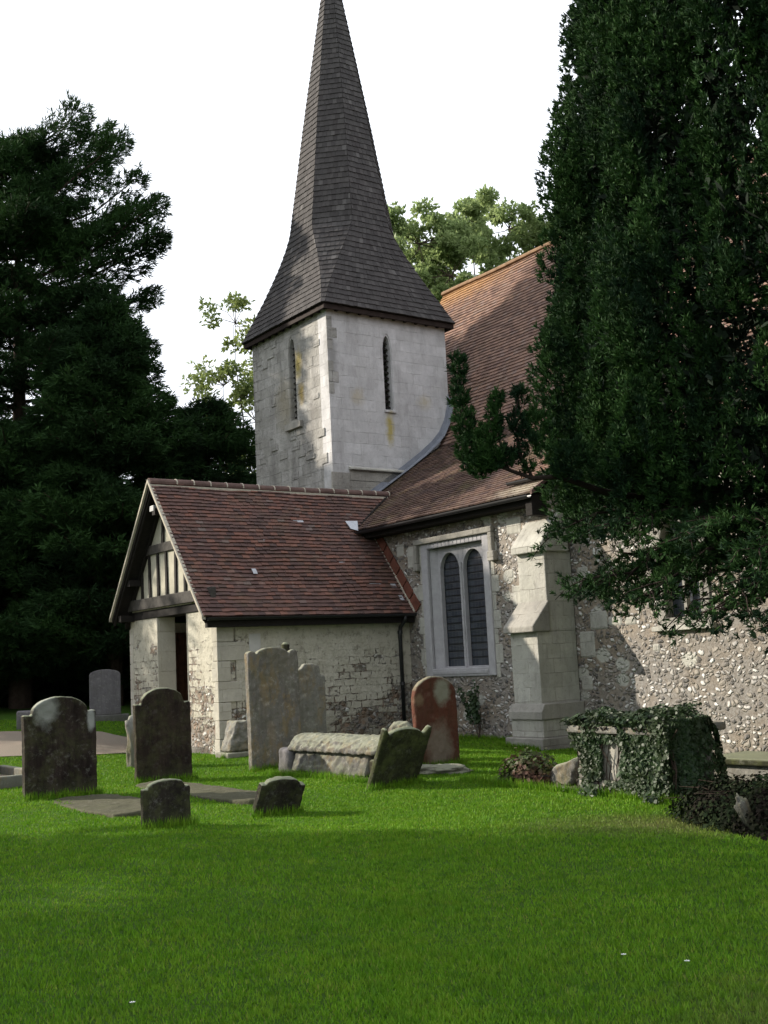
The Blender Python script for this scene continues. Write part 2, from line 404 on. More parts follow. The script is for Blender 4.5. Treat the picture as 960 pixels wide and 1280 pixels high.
# quoins: alternating long and short dressed stones on the corners
def quoin(u0, sgn, v0, zt, parent):
    z = -.1; k = 0; mbq = MB()
    while z < zt-.1:
        h = random.uniform(.34, .48); h = min(h, zt-z)
        lu = random.uniform(.14,.2) if k % 2 else random.uniform(.2,.26); lv = random.uniform(.5,.62) if k % 2 else random.uniform(.26,.36)
        a = sorted((u0+sgn*.012, u0-sgn*lu))
        mbq.box(a[0], a[1], v0-.012, v0+lv, z+.004, z+h-.004)
        z += h; k += 1
    return mbq.build('quoin', M['quoin'], parent, bevel=.012)
quoin(0, 1, -L, 2.62, church); quoin(-W, -1, -L, 2.62, church)
# smooth jamb stones of the opening
mb = MB(); mb.box(-1.335, -1.31, -L-.01, -L+.41, -.1, 2.93); mb.build('jamb', M['quoin'], church, bevel=.01)
mb = MB(); mb.box(-2.79, -2.765, -L-.01, -L+.41, -.1, 2.93)
mb.build('jamb', M['quoin'], church, bevel=.01)
# rendered panels low on the right wall near the corner
mb = MB(); mb.box(-.03, .008, -3.98, -3.72, -.1, 2.3); mb.box(-.03, .009, -4.1, -3.4, -.1, .75)
mb.build('render_panel', plain('pale_render', (.50,.485,.46), .9, .1, .2, 3, .004), church, bevel=.01)
# floor and inner dark
mb = MB(); mb.box(-W+.45, -.45, -L, 0, -.1, .12); mb.build('porch_floor', M['weathered'], church)
mb = MB(); arch_plate(mb, -2.9, -1.3, .1, 2.6, [(-2.75,-1.45,.1,1.8,.5)], -.12, -.01, fnV); mb.build('door_arch', M['frame_stone'], church)
door = MB(); 
for i in range(7): door.box(-2.75+i*.186, -2.75+(i+1)*.186-.006, -.06, -.02, .12, 2.3)
d = door.build('door', M['door_wood'], church, bevel=.004)
mb = MB(); mb.tube([(-1.65,-.09,1.15),(-1.65,-.11,1.1),(-1.65,-.09,1.05)], .015); mb.build('handle', M['black_iron'], d)
# open timber gate leaf standing inside the opening
g_ = MB()
for i in range(6): g_.box(-3.76, -3.71, -L+.46+i*.15, -L+.46+i*.15+.142, .15, 2.5)
g_.box(-3.71, -3.67, -L+.46, -L+1.34, .5, .62); g_.box(-3.71, -3.67, -L+.46, -L+1.34, 2.0, 2.12)
gl = g_.build('gate_leaf', M['door_wood'], church, bevel=.004)

# roof structure
OV = -L-.42
hw = W/2; uc = -hw
slope = (ZR-ZE)/(hw+.24)
def pz(u): return ZR-abs(u-uc)*slope
mb = MB()
LU = uc-hw-.10
prof = [(LU+.05, pz(LU+.05)-.03),(uc, ZR-.03),(uc+hw+.22, pz(uc+hw+.22)-.03),(uc+hw+.22, pz(uc+hw+.22)-.13),(uc, ZR-.17),(LU+.05, pz(LU+.05)-.13)]
mb.prism(prof, OV+.02, 1.6, lambda a, b, d: (a, d, b))
roof = mb.build('porch_roof', M['timber'], church)
def sag(v): return 0.0
nr = (slope, 0, 1)
sets = []
er = uc+hw+.27
sets.append(lay_tiles(plane_rows((er, OV, pz(er)), (er, -.03, pz(er)), (uc, OV, ZR), (uc, 1.6, ZR), nr, .108), .17, .032, .008, warp=.06))
V1, F1 = lay_tiles(plane_rows((LU, -.03, pz(LU)), (LU, OV, pz(LU)), (uc, 1.6, ZR), (uc, OV, ZR), (-slope,0,1), .108), .17, .034, .006, warp=.03)
sets.append((V1, F1))
tiles_obj('roof_tiles', sets, M['tile_porch'], roof)
# patches of lichen white repair tiles
soak = plain('pale_soaker', (.42,.43,.46), .5, .4, .3, 9)
for (fu, v, w) in ((.30,-2.0,.26),(.62,-1.35,.16),(.78,-.85,.3),(.80,-.3,.14),(.9,-.25,.1),(.45,-3.0,.1),(.7,-3.6,.1)):
    u = uc+(er-uc)*fu; z = pz(u)+.062; du = .045
    mb = MB(); mb.poly([(u-du, v, z+du*slope),(u-du, v+w, z+du*slope),(u+du, v+w, z-du*slope),(u+du, v, z-du*slope)])
    mb.build('lead_soaker', soak, roof)
# verge mortar edges
for sg in (1, -1):
    mb = MB(); m_ = 8
    ext = hw+(.27 if sg > 0 else .10)
    pts = [(uc+sg*ext*t, OV-.005, pz(uc+ext*t)+.01) for t in np.linspace(0, 1, m_)]
    for p, q in zip(pts, pts[1:]):
        mb.prism([(p[0],p[2]-.045),(q[0],q[2]-.045),(q[0],q[2]+.03),(p[0],p[2]+.03)], OV-.03, OV+.05, fnV)
    mb.build('verge', M['mortar'], roof)
    # barge board
    mb = MB(); a, b = uc, uc+sg*(hw+(.2 if sg > 0 else .06))
    mb.prism([(a, ZR-.06),(b, pz(b)-.06),(b, pz(b)-.19),(a, ZR-.24)], OV+.06, OV+.10, fnV)
    mb.build('bargeboard', M['timber'], roof)
for u, z in ((-.2,3.1),(-4.06,3.1),(-3.55,3.85),(uc,5.25)):   # purlin and plate ends
    mb = MB(); mb.box(u-.07, u+.07, OV+.1, -L+.35, z-.32, z-.18) ; mb.build('purlin_end', M['timber'], roof)
# ridge tiles
v = OV
k = 0
while v < 1.05:
    ln = .40 if k else .62; mb = MB(); r = .095
    ring = [(uc+r*math.cos(t)*1.05, ZR-.02+r*math.sin(t)) for t in np.linspace(-.25, math.pi+.25, 9)]
    ringi = [(uc+(a-uc)*.8, ZR-.02+(b-ZR+.02)*.8) for a, b in ring]
    dz = random.uniform(-.008,.008)-.02*math.sin((v+5)/6*math.pi)
    mb.prism([(a, b+dz) for a, b in ring+ringi[::-1]], v, v+ln-.012, fnV)
    mb.build('ridge_tile', M['ridge_clay'], roof)
    mb = MB(); ring2 = [(uc+(a-uc)*1.1, ZR-.02+(b-ZR+.02)*1.12+dz) for a, b in ring]
    mb.prism(ring2+[(uc+(a-uc)*.7, b) for a, b in ringi[::-1]], v+ln-.014, v+ln+.012, fnV)
    mb.build('mortar_joint', M['mortar'], roof)
    v += ln; k += 1
mb = MB()
mb.box(uc-.125, uc-.10, OV, 1.1, pz(uc-.11)-.0, pz(uc-.11)+.055); mb.box(uc+.10, uc+.125, OV, 1.1, pz(uc+.11)-.0, pz(uc+.11)+.055)
mb.build('ridge_bedding', M['mortar'], roof)
# fillet of brick against the aisle wall
for i in range(7):
    t0, t1 = i/7, (i+1)/7-.012
    a = uc+(er-uc)*(.36+.66*t0); b = uc+(er-uc)*(.36+.66*t1)
    mb = MB(); mb.prism([(a, pz(a)+.06),(b, pz(b)+.06),(b+.17, pz(b)+.22),(a+.17, pz(a)+.22)], -.035-.004*(i%2), -.003, fnV)
    mb.build('fillet_brick', M['brick_fillet'], church, bevel=.006)
mb = MB(); a, b = uc+(er-uc)*.36, uc+(er-uc)*1.0
mb.prism([(a, pz(a)+.02),(b, pz(b)+.02),(b+.02, pz(b)+.06),(a+.02, pz(a)+.06)], -.06, -.002, fnV); mb.build('fillet_mortar', M['mortar'], church)
# gable: plaster with timbers
gv = -L-.04
mb = MB(); mb.prism([(uc-hw+.1, 2.98),(uc+hw-.1, 2.98),(uc+.02, ZR-.25),(uc-.02, ZR-.25)], gv, gv+.12, fnV)
gable = mb.build('gable', M['plaster'], church)
mb = MB(); mb.box(-W-.05, -.0, gv-.07, gv+.05, 3.0, 3.24); mb.build('tie_beam', M['timber_grey'], gable, bevel=.015)
mb = MB(); mb.box(uc-.98, uc+.98, gv-.05, gv+.05, 4.16, 4.36); mb.build('collar', M['timber_grey'], gable, bevel=.012)
for u in (-3.82,-3.40,-2.98,-2.55,-2.12,-1.68,-1.24,-.82):
    mb = MB(); t = min(4.15, pz(u)-.22); lean = random.uniform(-.02,.02)
    mb.prism([(u-.045,3.245),(u+.045,3.245),(u+.04+lean,t),(u-.04+lean,t)], gv-.035, gv+.05, fnV); mb.build('stud', M['timber'], gable)
mb = MB(); mb.prism([(uc-.2,4.365),(uc-.09,4.365),(uc-.03,5.2),(uc-.12,5.2)], gv-.035, gv+.05, fnV); mb.build('stud', M['timber'], gable)
for sg in (1, -1):
    mb = MB(); a, b = uc, uc+sg*(hw+.05)
    mb.prism([(a, ZR-.17),(b, pz(b)-.17),(b, pz(b)-.27),(a, ZR-.32)], gv-.06, gv+.04, fnV); mb.build('principal_rafter', M['timber'], gable)
mb = MB(); mb.box(-W+.05, -.15, -L-.03, -L+.42, 2.8, 2.975); mb.build('lintel_shadow', M['timber'], gable, bevel=.015)  # extra dark beam stands in for the shadow under the tie beam
mb = MB(); mb.box(-.36, -.02, -L-.03, -L+.3, 2.62, 2.80); mb.build('plate_end', M['timber'], gable, bevel=.01)
# small floodlight on the bargeboard apex and one on the tie beam end
for (u, v, z, s) in ((uc-.08, OV+.12, 5.08, .10),(uc-1.35, OV+.16, 4.28, .08)):
    mb = MB(); mb.box(u-s, u+s, v-.03, v+.05, z-s*.6, z+s*.6); mb.tube([(u, v+.05, z),(u, v+.3, z+.12)], .015)
    mb.build('floodlight', plain('lamp_housing', (.4,.4,.4), .4, .5, .2, 5), gable, bevel=.01)
# gutter
def gutter(name, u0, u1, v0, v1, z, r=.06, axis='v'):
    mb = MB()
    ring = [(r*math.cos(t), r*math.sin(t)) for t in np.linspace(math.pi, 2*math.pi, 9)]
    ring += [(a*.85, b*.85+.001) for a, b in ring[::-1]]
    if axis == 'v': mb.prism([(u0+a, z+b) for a, b in ring], v0, v1, fnV)
    else: mb.prism([(v0+a, z+b) for a, b in ring], u0, u1, fnU)
    return mb.build(name, M['black_iron'], church)
gutter('gutter', er+.03, 0, OV+.08, -.05, pz(er)-.0)
gutter('gutter', LU-.05, 0, OV+.12, -.05, pz(LU)-.0)
mb = MB(); mb.box(er-.13, er-.035, OV+.1, -.02, pz(er)-.19, pz(er)-.01); mb.build('fascia', M['timber'], church)
mb = MB(); mb.tube([(er+.03,-.32,2.58),(er+.02,-.32,2.5),(.10,-.32,2.34),(.075,-.32,2.25),(.075,-.32,0.02)], .042, 10); 
dp = mb.build('downpipe', M['black_iron'], church, smooth=True)
for z in (2.2, 1.1, .25):
    mb = MB(); mb.tube([(.075,-.32,z),(.075,-.32,z+.07)], .055, 10); mb.build('collar', M['black_iron'], dp)

# --- aisle wall with the two light window
mb = MB()
arch_plate(mb, -7.0, 4.66, -.5, 4.62, [(.62,2.78,1.25,4.0,.001)], 0, .36, fnV)
mb.box(-7, -2.95, .361, .8, -.5, 4.6)
mb.box(4.30, 4.66, .361, 1.2, -.5, 4.9)
mb.build('aisle_wall', M['flint'], church)
win = MB()
arch_plate(win, .58, 2.82, 1.24, 4.08, [(.80,2.62,1.42,3.96,.001)], -.035, .05, fnV)
win = win.build('window', M['frame_stone'], church, bevel=.02)
tag(win)
mb = MB()     # chamfered reveal
for (a0, a1, b0, b1) in ((.80,.98,.86,1.0),(2.62,2.50,2.6,2.48)):
    pass
mb.prism([(.802,.052),(.99,.20),(.99,.26),(.70,.26),(.70,.052)], 1.42, 3.96, lambda a, b, d: (a, b, d))
mb.build('reveal', M['frame_stone'], win); mb = MB()
mb.prism([(2.618,.052),(2.50,.20),(2.50,.26),(2.72,.26),(2.72,.052)], 1.42, 3.96, lambda a, b, d: (a, b, d))
mb.build('reveal', M['frame_stone'], win)
mb = MB(); arch_plate(mb, .99, 2.50, 1.42, 3.965, [(1.04,1.68,1.45,3.44,.40),(1.81,2.45,1.45,3.44,.40)], .12, .22, fnV, pointed=False)
mb.build('tracery', M['frame_stone'], win, bevel=.015)
mb = MB(); mb.tube([(1.745,.115,1.43),(1.745,.115,3.6)], .035, 8); mb.build('mullion', M['frame_stone'], win)
mb = MB(); mb.prism([(-.05,1.36),(.15,1.43),(.15,1.30),(-.05,1.30)], .82, 2.60, fnU); mb.build('sill', M['frame_stone'], win)
mb = MB(); mb.box(1.0, 2.5, .235, .245, 1.42, 3.9); gl = mb.build('glass', M['glass'], win)
mb = MB()
for z in np.arange(1.62, 3.8, .145):
    mb.box(1.04, 2.45, .222, .232, z, z+.016)
mb.build('saddle_bar', M['black_iron'], win)
mb = MB(); mb.box(.40, 3.0, -.10, .0, 4.08, 4.20); mb.box(.36, .52, -.11, .0, 3.52, 3.68); mb.box(.40,.50,-.10,0,3.68,4.08); mb.box(2.88, 3.0,-.10,0,3.68,4.08); mb.box(2.86,3.06,-.12,0,3.50,3.70)
mb.build('hood_mould', M['weathered'], win, bevel=.02)
# side stones of the surround
z = 1.2; k = 0
while z < 4.0:
    h = random.uniform(.26,.4); e = .16 if k % 2 else .05
    for bx in ((2.822, 2.822+e+.06),(.578-e-.04, .578)): mb = MB(); mb.box(*bx, -.008, .1, z, z+h-.01); mb.build('surround_stone', M['dressed'], win, bevel=.01)
    z += h; k += 1
for (u, z, w, h) in ((.05,3.6,.3,.5),(-.35,3.9,.3,.3),(3.35,3.95,.45,.35),(3.4,2.55,.36,.42),(.18,2.9,.22,.3),(3.3,3.1,.2,.2)):
    mb = MB(); mb.box(u, u+w, -.01, .1, z, z+h); mb.build('patch_stone', M['dressed'], church, bevel=.04)

# --- buttress
def buttress(u0, u1, z0=-.4):
    b = MB()
    def stage(d, za, zb, e=0): b.box(u0-e, u1+e, -d, -.002 if u1 < 4.5 else .38, za, zb)
    stage(.60, .62, 2.02); stage(.30, 2.02, 3.50)
    bt = b.build('buttress', M['dressed'], church, bevel=.015)
    b = MB()
    b.prism([(-.74,2.02),(-.74,2.13),(-.302,2.60),(-.302,2.02)], u0-.04, u1+.045, fnU)
    b.build('weathering', M['weathered'], bt, bevel=.02)
    b = MB()
    b.prism([(-.42,3.50),(-.42,3.64),(.10,4.25),(.30,4.25),(.30,3.50)], u0-.04, u1+.045, fnU)
    b.build('cap_stone', M['dressed'], bt, bevel=.02)
    b = MB(); b.prism([(-.70,.44),(-.70,.58),(-.62,.72),(.38,.72),(.38,.44)], u0-.08, u1+.09, fnU); b.build('plinth_moulding', M['weathered'], bt, bevel=.015)
    b = MB(); b.box(u0-.05, u1+.06, -.66, .38, .12, .438); b.build('plinth', M['dressed'], bt, bevel=.015)
    b = MB(); b.box(u0-.14, u1+.12, -.76, .38, z0, .118); b.build('footing', M['weathered'], bt, bevel=.02)
buttress(3.95, 4.69)

# --- chancel wall
mb = MB(); arch_plate(mb, 4.3, 16, -.6, 5.1, [(6.86,7.66,2.12,3.5,.45)], .40, .80, fnV); mb.build('chancel_wall', M['flint'], church)
mb = MB(); arch_plate(mb, 6.68, 7.84, 1.98, 4.15, [(6.88,7.64,2.12,3.5,.43)], .37, .55, fnV)
cwn = mb.build('window', M['weathered'], church, bevel=.015)
mb = MB(); mb.box(6.6, 7.92, .30, .5, 1.9, 1.985); mb.build('sill', M['dressed'], cwn, bevel=.01)
mb = MB(); mb.box(6.8, 7.7, .60, .61, 2.0, 4.1); mb.build('glass', M['glass'], cwn)
mb = MB(); mb.box(7.23, 7.29, .45, .55, 2.12, 3.85); mb.build('mullion', M['weathered'], cwn)
for (u, z, w, h) in ((5.05,2.0,.45,.35),(5.5,2.05,.35,.18),(4.75,1.5,.4,.5),(5.9,2.04,.3,.16),(4.8,2.9,.3,.3),(6.5,1.55,.18,.15),(4.72,.9,.3,.28)):
    mb = MB(); mb.box(u, u+w, .388, .5, z, z+h); mb.build('patch_stone', M['dressed'], church, bevel=.04)
mb = MB(); mb.box(15.6, 16, .8, 14.2, -.6, 5.0); mb.prism([(.1,5.),(14.9,5.),(7.5,13.1)], 15.6, 15.99, fnU); mb.build('east_wall', M['flint'], church)
mb = MB(); mb.box(-7.2, -6.9, 4.1, 11.4, -.5, 7.1); mb.prism([(3.7,7.1),(11.3,7.1),(7.5,13.05)], -7.2, -6.9, fnU); mb.build('west_wall', M['flint'], church)
mb = MB(); mb.box(-7.2, 16, 14.2, 14.6, -.5, 4.9); mb.build('north_wall', M['flint'], church)

# --- roofs
az = lambda v: 4.63+.64*(v+.38)
mb = MB(); mb.prism([(-.36,az(-.36)-.03),(3.62,az(3.62)-.03),(3.62,az(3.62)-.15),(-.36,az(-.36)-.13)], -7.0, 4.50, fnU)
ar = mb.build('aisle_roof', M['timber'], church)
na = (0, -.64, 1)
AE = -1.37
def clipA(p): return False
rowsA = plane_rows((-7.0,-.40,az(-.40)), (4.56,-.40,az(-.40)), (-7.0,3.66,az(3.66)), (4.56,3.66,az(3.66)), na, .115)
tiles_obj('roof_tiles', [lay_tiles(rowsA, .165, .026, .006, clip=lambda p: p[0] < -1.4 and p[2]+.02 < pz(p[0]), warp=.03)], M['tile_aisle'], ar)
mb = MB(); mb.box(AE+.04, 4.5, -.33, -.27, az(-.4)-.2, az(-.4)-.02); mb.build('fascia', M['timber'], ar)
mb = MB(); mb.box(AE+.1, 4.5, -.27, -.0, az(-.4)-.2, az(-.4)-.17); mb.build('soffit', M['timber'], ar)
gutter('gutter', AE, 4.56, -.46, 0, az(-.4)-.045, .065, 'u')
mb = MB(); mb.box(4.36, 4.54, -.38, .3, az(-.4)-.42, az(-.4)-.03); mb.build('eave_end_box', M['timber'], ar, bevel=.01)
mb = MB(); mb.prism([(-.42,az(-.42)-.02),(1.2,az(1.2)-.02),(1.2,az(1.2)+.055),(-.42,az(-.42)+.055)], 4.55, 4.60, fnU); mb.build('verge', M['ridge_clay'], ar)
# nave steep roof
zk, zr, vk, vr_ = az(3.62), 13.2, 3.62, 7.5
rn = (zr-zk)/(vr_-vk)
mb = MB()
mb.prism([(vk,zk-.05),(vr_,zr-.03),(2*vr_-vk,zk-.05),(2*vr_-vk,zk-.2),(vr_,zr-.25),(vk,zk-.2)], -7.25, 16.1, fnU)
nav = mb.build('nave_roof', M['timber'], church)
sg1 = lay_tiles(plane_rows((-7.3,vk-.02,zk), (16.1,vk-.02,zk), (-7.3,vr_,zr), (16.1,vr_,zr), (0,-rn,1), .13), .175, .028, .006, warp=.03)
back = lay_tiles(plane_rows((16.1,2*vr_-vk,zk), (-7.3,2*vr_-vk,zk), (16.1,vr_,zr), (-7.3,vr_,zr), (0,rn,1), .25), .5, .02, .004)
tiles_obj('roof_tiles', [sg1, back], M['tile_nave'], nav)
mb = MB(); mb.prism([(2*vr_-vk,zk-.03),(14.9,4.6),(14.9,4.45),(2*vr_-vk,zk-.2)], -7.2, 16.1, fnU); mb.build('north_slope', M['tile_nave'], nav)
u = -7.3; k = 0
mb = MB()
while u < 16:
    r = .11; ring = [(vr_+r*math.cos(t)*1.1, zr-.0+r*math.sin(t)+.035*mnoise.noise(Vector((u*.5,0,0)))) for t in np.linspace(-.2, math.pi+.2, 8)]
    mb.prism(ring+[(vr_+.05,zr-.05),(vr_-.05,zr-.05)][::-1], u, u+.44, fnU); u += .45
mb.build('ridge', plain('nave_ridge_clay', (.26,.16,.09), .85, .2, .4, 3, .006), nav)
# chancel lower slope
cz = lambda v: 5.02+.62*(v-.02)
mb = MB(); mb.prism([(.05,cz(.05)-.03),(3.9,cz(3.9)-.03),(3.9,cz(3.9)-.15),(.05,cz(.05)-.12)], 3.62, 16.1, fnU)
cr_ = mb.build('chancel_roof', M['timber'], church)
tiles_obj('roof_tiles', [lay_tiles(plane_rows((3.6,0,cz(0)), (16.1,0,cz(0)), (3.6,3.9,cz(3.9)), (16.1,3.9,cz(3.9)), (0,-.62,1), .105), .17, .02, .006, warp=.05)], M['tile_nave'], cr_)
gutter('gutter', 3.56, 16.1, -.06, 0, cz(0)-.04, .06, 'u')
mb = MB(); mb.box(3.62, 16.0, .04, .1, cz(0)-.2, cz(0)-.03); mb.build('fascia', M['timber'], cr_)
mb = MB(); mb.prism([(.1,cz(.1)-.13),(2.6,cz(2.6)-.13),(2.6,az(2.6)),(.1,az(.1))], 3.62, 3.68, fnU); mb.build('verge_board', M['timber'], cr_)
# valley line of dark lead and the pale splash apron at its foot
mb = MB()
vv_ = lambda u: (pz(u)-4.63)/.64-.38
mb.tube([(u, vv_(u), pz(u)+.035) for u in np.linspace(-1.36, uc+.03, 6)], .028, 6)
mb.build('valley_edge', M['timber'], church)
mb = MB(); u = -1.42
mb.prism([(-.64,0),(-.30,.02),(-.42,-.30),(-.60,-.24)], .0, .012, lambda a, b, d: (u+.03-b*.62+d, a, pz(u)+.09+b*.8))
mb.build('lead_apron', plain('pale_lead', (.48,.50,.54), .4, .5, .2, 7), church)
# lead flashing between tower and roof
tu = -3.11
def fl(v): return (az(v) if v < 3.55 else zk+(v-3.62)*rn)
path = [(v_, fl(v_)) for v_ in (.1,.8,1.6,2.4,3.0,3.4,3.65,3.85,3.98,4.02)]
path2 = [(.1,az(.1)),(.8,az(.8)),(1.6,az(1.6)+.02),(2.4,az(2.4)+.03),(3.0,az(3.)+.06),(3.4,az(3.4)+.12),(3.65,az(3.65)+.22),(3.85,az(3.85)+.44),(3.97,az(3.97)+.75),(4.02,az(4.02)+1.05)]
mb = MB()
for (a, b) in zip(path2, path2[1:]):
    mb.prism([(a[0],a[1]-.05),(b[0],b[1]-.05),(b[0]-.03,b[1]+.17),(a[0]-.03,a[1]+.17)], tu+.004, tu+.03, fnU)
    mb.prism([(a[0],a[1]+.03),(b[0],b[1]+.03),(b[0],b[1]+.05),(a[0],a[1]+.05)], tu+.03, tu+.22, fnU)
mb.build('lead_flashing', M['lead'], church)

# --- tower
TV, TS = .21, 3.8
mb = MB()
arch_plate(mb, TV, TV+TS, 3.0, 10.75, [(1.90,2.19,8.04,9.66,.42)], tu-.4, tu, fnU)
tower = mb.build('tower', M['ashlar_pale'], church)
mb = MB()
arch_plate(mb, tu-TS, tu-.401, 3.0, 10.75, [(-5.02,-4.68,7.98,9.76,.46)], TV, TV+.4, fnV)
mb.box(tu-TS, tu-TS+.4, TV+.401, TV+TS, 0, 10.75); mb.box(tu-TS+.401, tu-.401, TV+TS-.4, TV+TS, 0, 10.75)
mb.box(tu-TS+.401, tu-.401, TV+.401, TV+TS-.401, 10.2, 10.25)
tw2 = mb.build('west_faces', M['ashlar_grey'], tower)
# corner and band stones that stand slightly proud on the old face
used_ = []
for k in range(34):
    z = random.uniform(6.1, 10.5); u = random.uniform(tu-TS+.1, tu-.45); w = random.uniform(.18,.42); h = random.uniform(.12,.26)
    if -5.2 < u+w and u < -4.5 and z > 7.6 : continue
    if any(abs(u+w/2-a)<(w+c)/2+.01 and abs(z+h/2-b)<(h+d)/2+.01 for a,b,c,d in used_): continue
    used_.append((u+w/2,z+h/2,w,h))
    mb = MB(); mb.box(u, u+w, TV-random.uniform(.008,.03), TV+.05, z, z+h); mb.build('face_stone', M['ashlar_grey'], tower, bevel=.012)
z = 6.2; k = 0
while z < 10.5:
    h = random.uniform(.26,.32); e = .34 if k % 2 else .2
    mb = MB(); mb.box(tu-TS-.015, tu-TS+e, TV-.015, TV+.05, z, z+h-.008); mb.build('corner_stone', M['ashlar_grey'], tower, bevel=.01)
    if k in (7,8,9,11,12,13): mb = MB(); mb.box(tu-.02, tu+.006, TV-.004, TV+(.5-e), z, z+h-.008); mb.build('corner_stone', M['ashlar_grey'], tower, bevel=.01)
    z += h; k += 1
# lancets
def lancet(axis, c, w, z0, zs, rise, face, parent):
    fn = fnU if axis == 'u' else fnV; sg = 1 if axis == 'u' else -1
    f = MB(); d0, d1 = sorted((face, face+sg*.025))
    lo, hi = c-w/2, c+w/2
    # frame: thin chamfer ring inset
    arch_plate(f, lo-.10, hi+.10, z0, zs+rise+.12, [(lo,hi,z0,zs,rise)], face-sg*.02, face-sg*.2, fn)
    fr = f.build('lancet_window', M['ashlar_pale'] if axis == 'u' else M['ashlar_grey'], parent)
    m2 = MB()
    for z in np.arange(z0+.08, zs+rise-.1, .155):
        if axis == 'u': m2.prism([(face-.26,z+.10),(face-.12,z),(face-.12,z+.025),(face-.26,z+.125)], lo+.003, hi-.003, lambda a, b, d: (a, d, b))
        else: m2.prism([(face+.26,z+.10),(face+.12,z),(face+.12,z+.025),(face+.26,z+.125)], lo+.003, hi-.003, lambda a, b, d: (d, a, b))
    m2.build('louvre', M['timber'], fr)
    m3 = MB()
    if axis == 'u': m3.box(face-.34, face-.33, lo-.2, hi+.2, z0-.1, zs+rise+.1)
    else: m3.box(lo-.2, hi+.2, face+.33, face+.34, z0-.1, zs+rise+.1)
    m3.build('dark_board', M['black_iron'], fr)
    m4 = MB()
    if axis == 'u': m4.box(face-.15, face+.05, lo-.05, hi+.06, z0-.07, z0-.002)
    else: m4.box(lo-.18, hi+.30, face-.11, face+.05, z0-.26, z0-.09); m4.box(lo-.02, hi+.02, face-.03, face+.1, z0-.088, z0-.003)
    m4.build('sill', M['ashlar_pale'] if axis == 'u' else M['weathered'], fr, bevel=.012)
lancet('u', 2.045, .24, 8.04, 9.64, .38, tu, church)
lancet('v', -4.85, .30, 7.98, 9.78, .38, TV, church)
# drip course low on the tower
mb = MB(); mb.prism([(tu+.0,6.50),(tu+.11,6.44),(tu+.11,6.40),(tu+.0,6.40)], .68, 2.9, lambda a, b, d: (a, d, b)); mb.build('drip_course', M['dressed'], tower, bevel=.01)
mb = MB(); mb.box(tu+.001, tu+.03, .70, 2.8, 6.14, 6.39); mb.build('dark_band', M['weathered'], tower)
mb = MB(); mb.box(tu+.001, tu+.05, .15, .68, 3.5, 6.32); mb.box(tu+.001, tu+.02, .68, 2.4, 5, 6.13); mb.build('lower_face', M['weathered'], tower, bevel=.02)

# --- spire
sc = (tu-TS/2, TV+TS/2)
rings = [(10.58,2.14,2.07),(10.85,2.03,1.93),(11.15,1.92,1.78),(11.65,1.74,1.48),(12.1,1.605,1.22),(12.5,1.50,.98),(12.9,1.42,.76),(13.3,1.355,.585),(16.8,.86,.357),(20.4,.29,.12),(22.3,.02,.008)]
def ring_at(z):
    for (z0,a0,b0),(z1,a1,b1) in zip(rings, rings[1:]):
        if z <= z1: t = (z-z0)/(z1-z0); return a0+(a1-a0)*t, b0+(b1-b0)*t
    return rings[-1][1:]
def octo(z, grow=0):
    a, b = ring_at(z); a += grow; b += grow*.4
    return [np.array((sc[0]+x, sc[1]+y, z)) for x, y in ((a,-b),(a,b),(b,a),(-b,a),(-a,b),(-a,-b),(-b,-a),(b,-a))]
zs_ = [rings[0][0]]
while zs_[-1] < 22.2:
    z = zs_[-1]; a0, _ = ring_at(z); a1, _ = ring_at(z+.1); zs_.append(z+.165*.1/math.hypot(.1, a0-a1))
mb = MB(); rr_ = [octo(z, -.03) for z in zs_]
for k in range(len(rr_)-1):
    for i in range(8):
        j = (i+1) % 8; mb.poly([rr_[k][i], rr_[k][j], rr_[k+1][j], rr_[k+1][i]])
mb.poly(rr_[0][::-1])
spire = mb.build('spire', M['shingle'], church)
sets = []
for i in range(8):
    j = (i+1) % 8; rows = []
    for k, z in enumerate(zs_):
        o = octo(z); Lp, Rp = o[i], o[j]
        o2 = octo(min(z+.1, 22.3)); up = (o2[i]+o2[j])/2-(Lp+Rp)/2
        mid = (Lp+Rp)/2; n_ = np.cross(Rp-Lp, up); nn = np.linalg.norm(n_)
        if nn < 1e-9: n_ = np.array((mid[0]-sc[0], mid[1]-sc[1], .1)); nn = np.linalg.norm(n_)
        n_ = n_/nn
        if n_[:2] @ (mid[:2]-np.array(sc)) < 0: n_ = -n_
        rows.append((Lp, Rp, n_))
    sets.append(lay_tiles(rows, .12, .017, .006, over=1.15))
tiles_obj('spire_shingles', sets, M['shingle'], spire)
mb = MB(); e = TS/2+.18
for (x0,x1,y0,y1) in ((-e,e,-e,-e+.05),(-e,e,e-.05,e),(-e,-e+.05,-e+.05,e-.05),(e-.05,e,-e+.05,e-.05)):
    mb.box(sc[0]+x0, sc[0]+x1, sc[1]+y0, sc[1]+y1, 10.44, 10.56)
mb.build('eaves_board', plain('eaves_brown', (.035,.024,.02), .85, .2, .5, 7), spire)
for t in np.linspace(-e+.1, e-.1, 12):
    mb = MB(); mb.box(tu+.005, tu+.17, sc[1]+t-.035, sc[1]+t+.035, 10.45, 10.55); mb.build('rafter_foot', M['timber'], spire)
    mb = MB(); mb.box(sc[0]+t-.035, sc[0]+t+.035, TV-.17, TV-.005, 10.45, 10.55); mb.build('rafter_foot', M['timber'], spire)

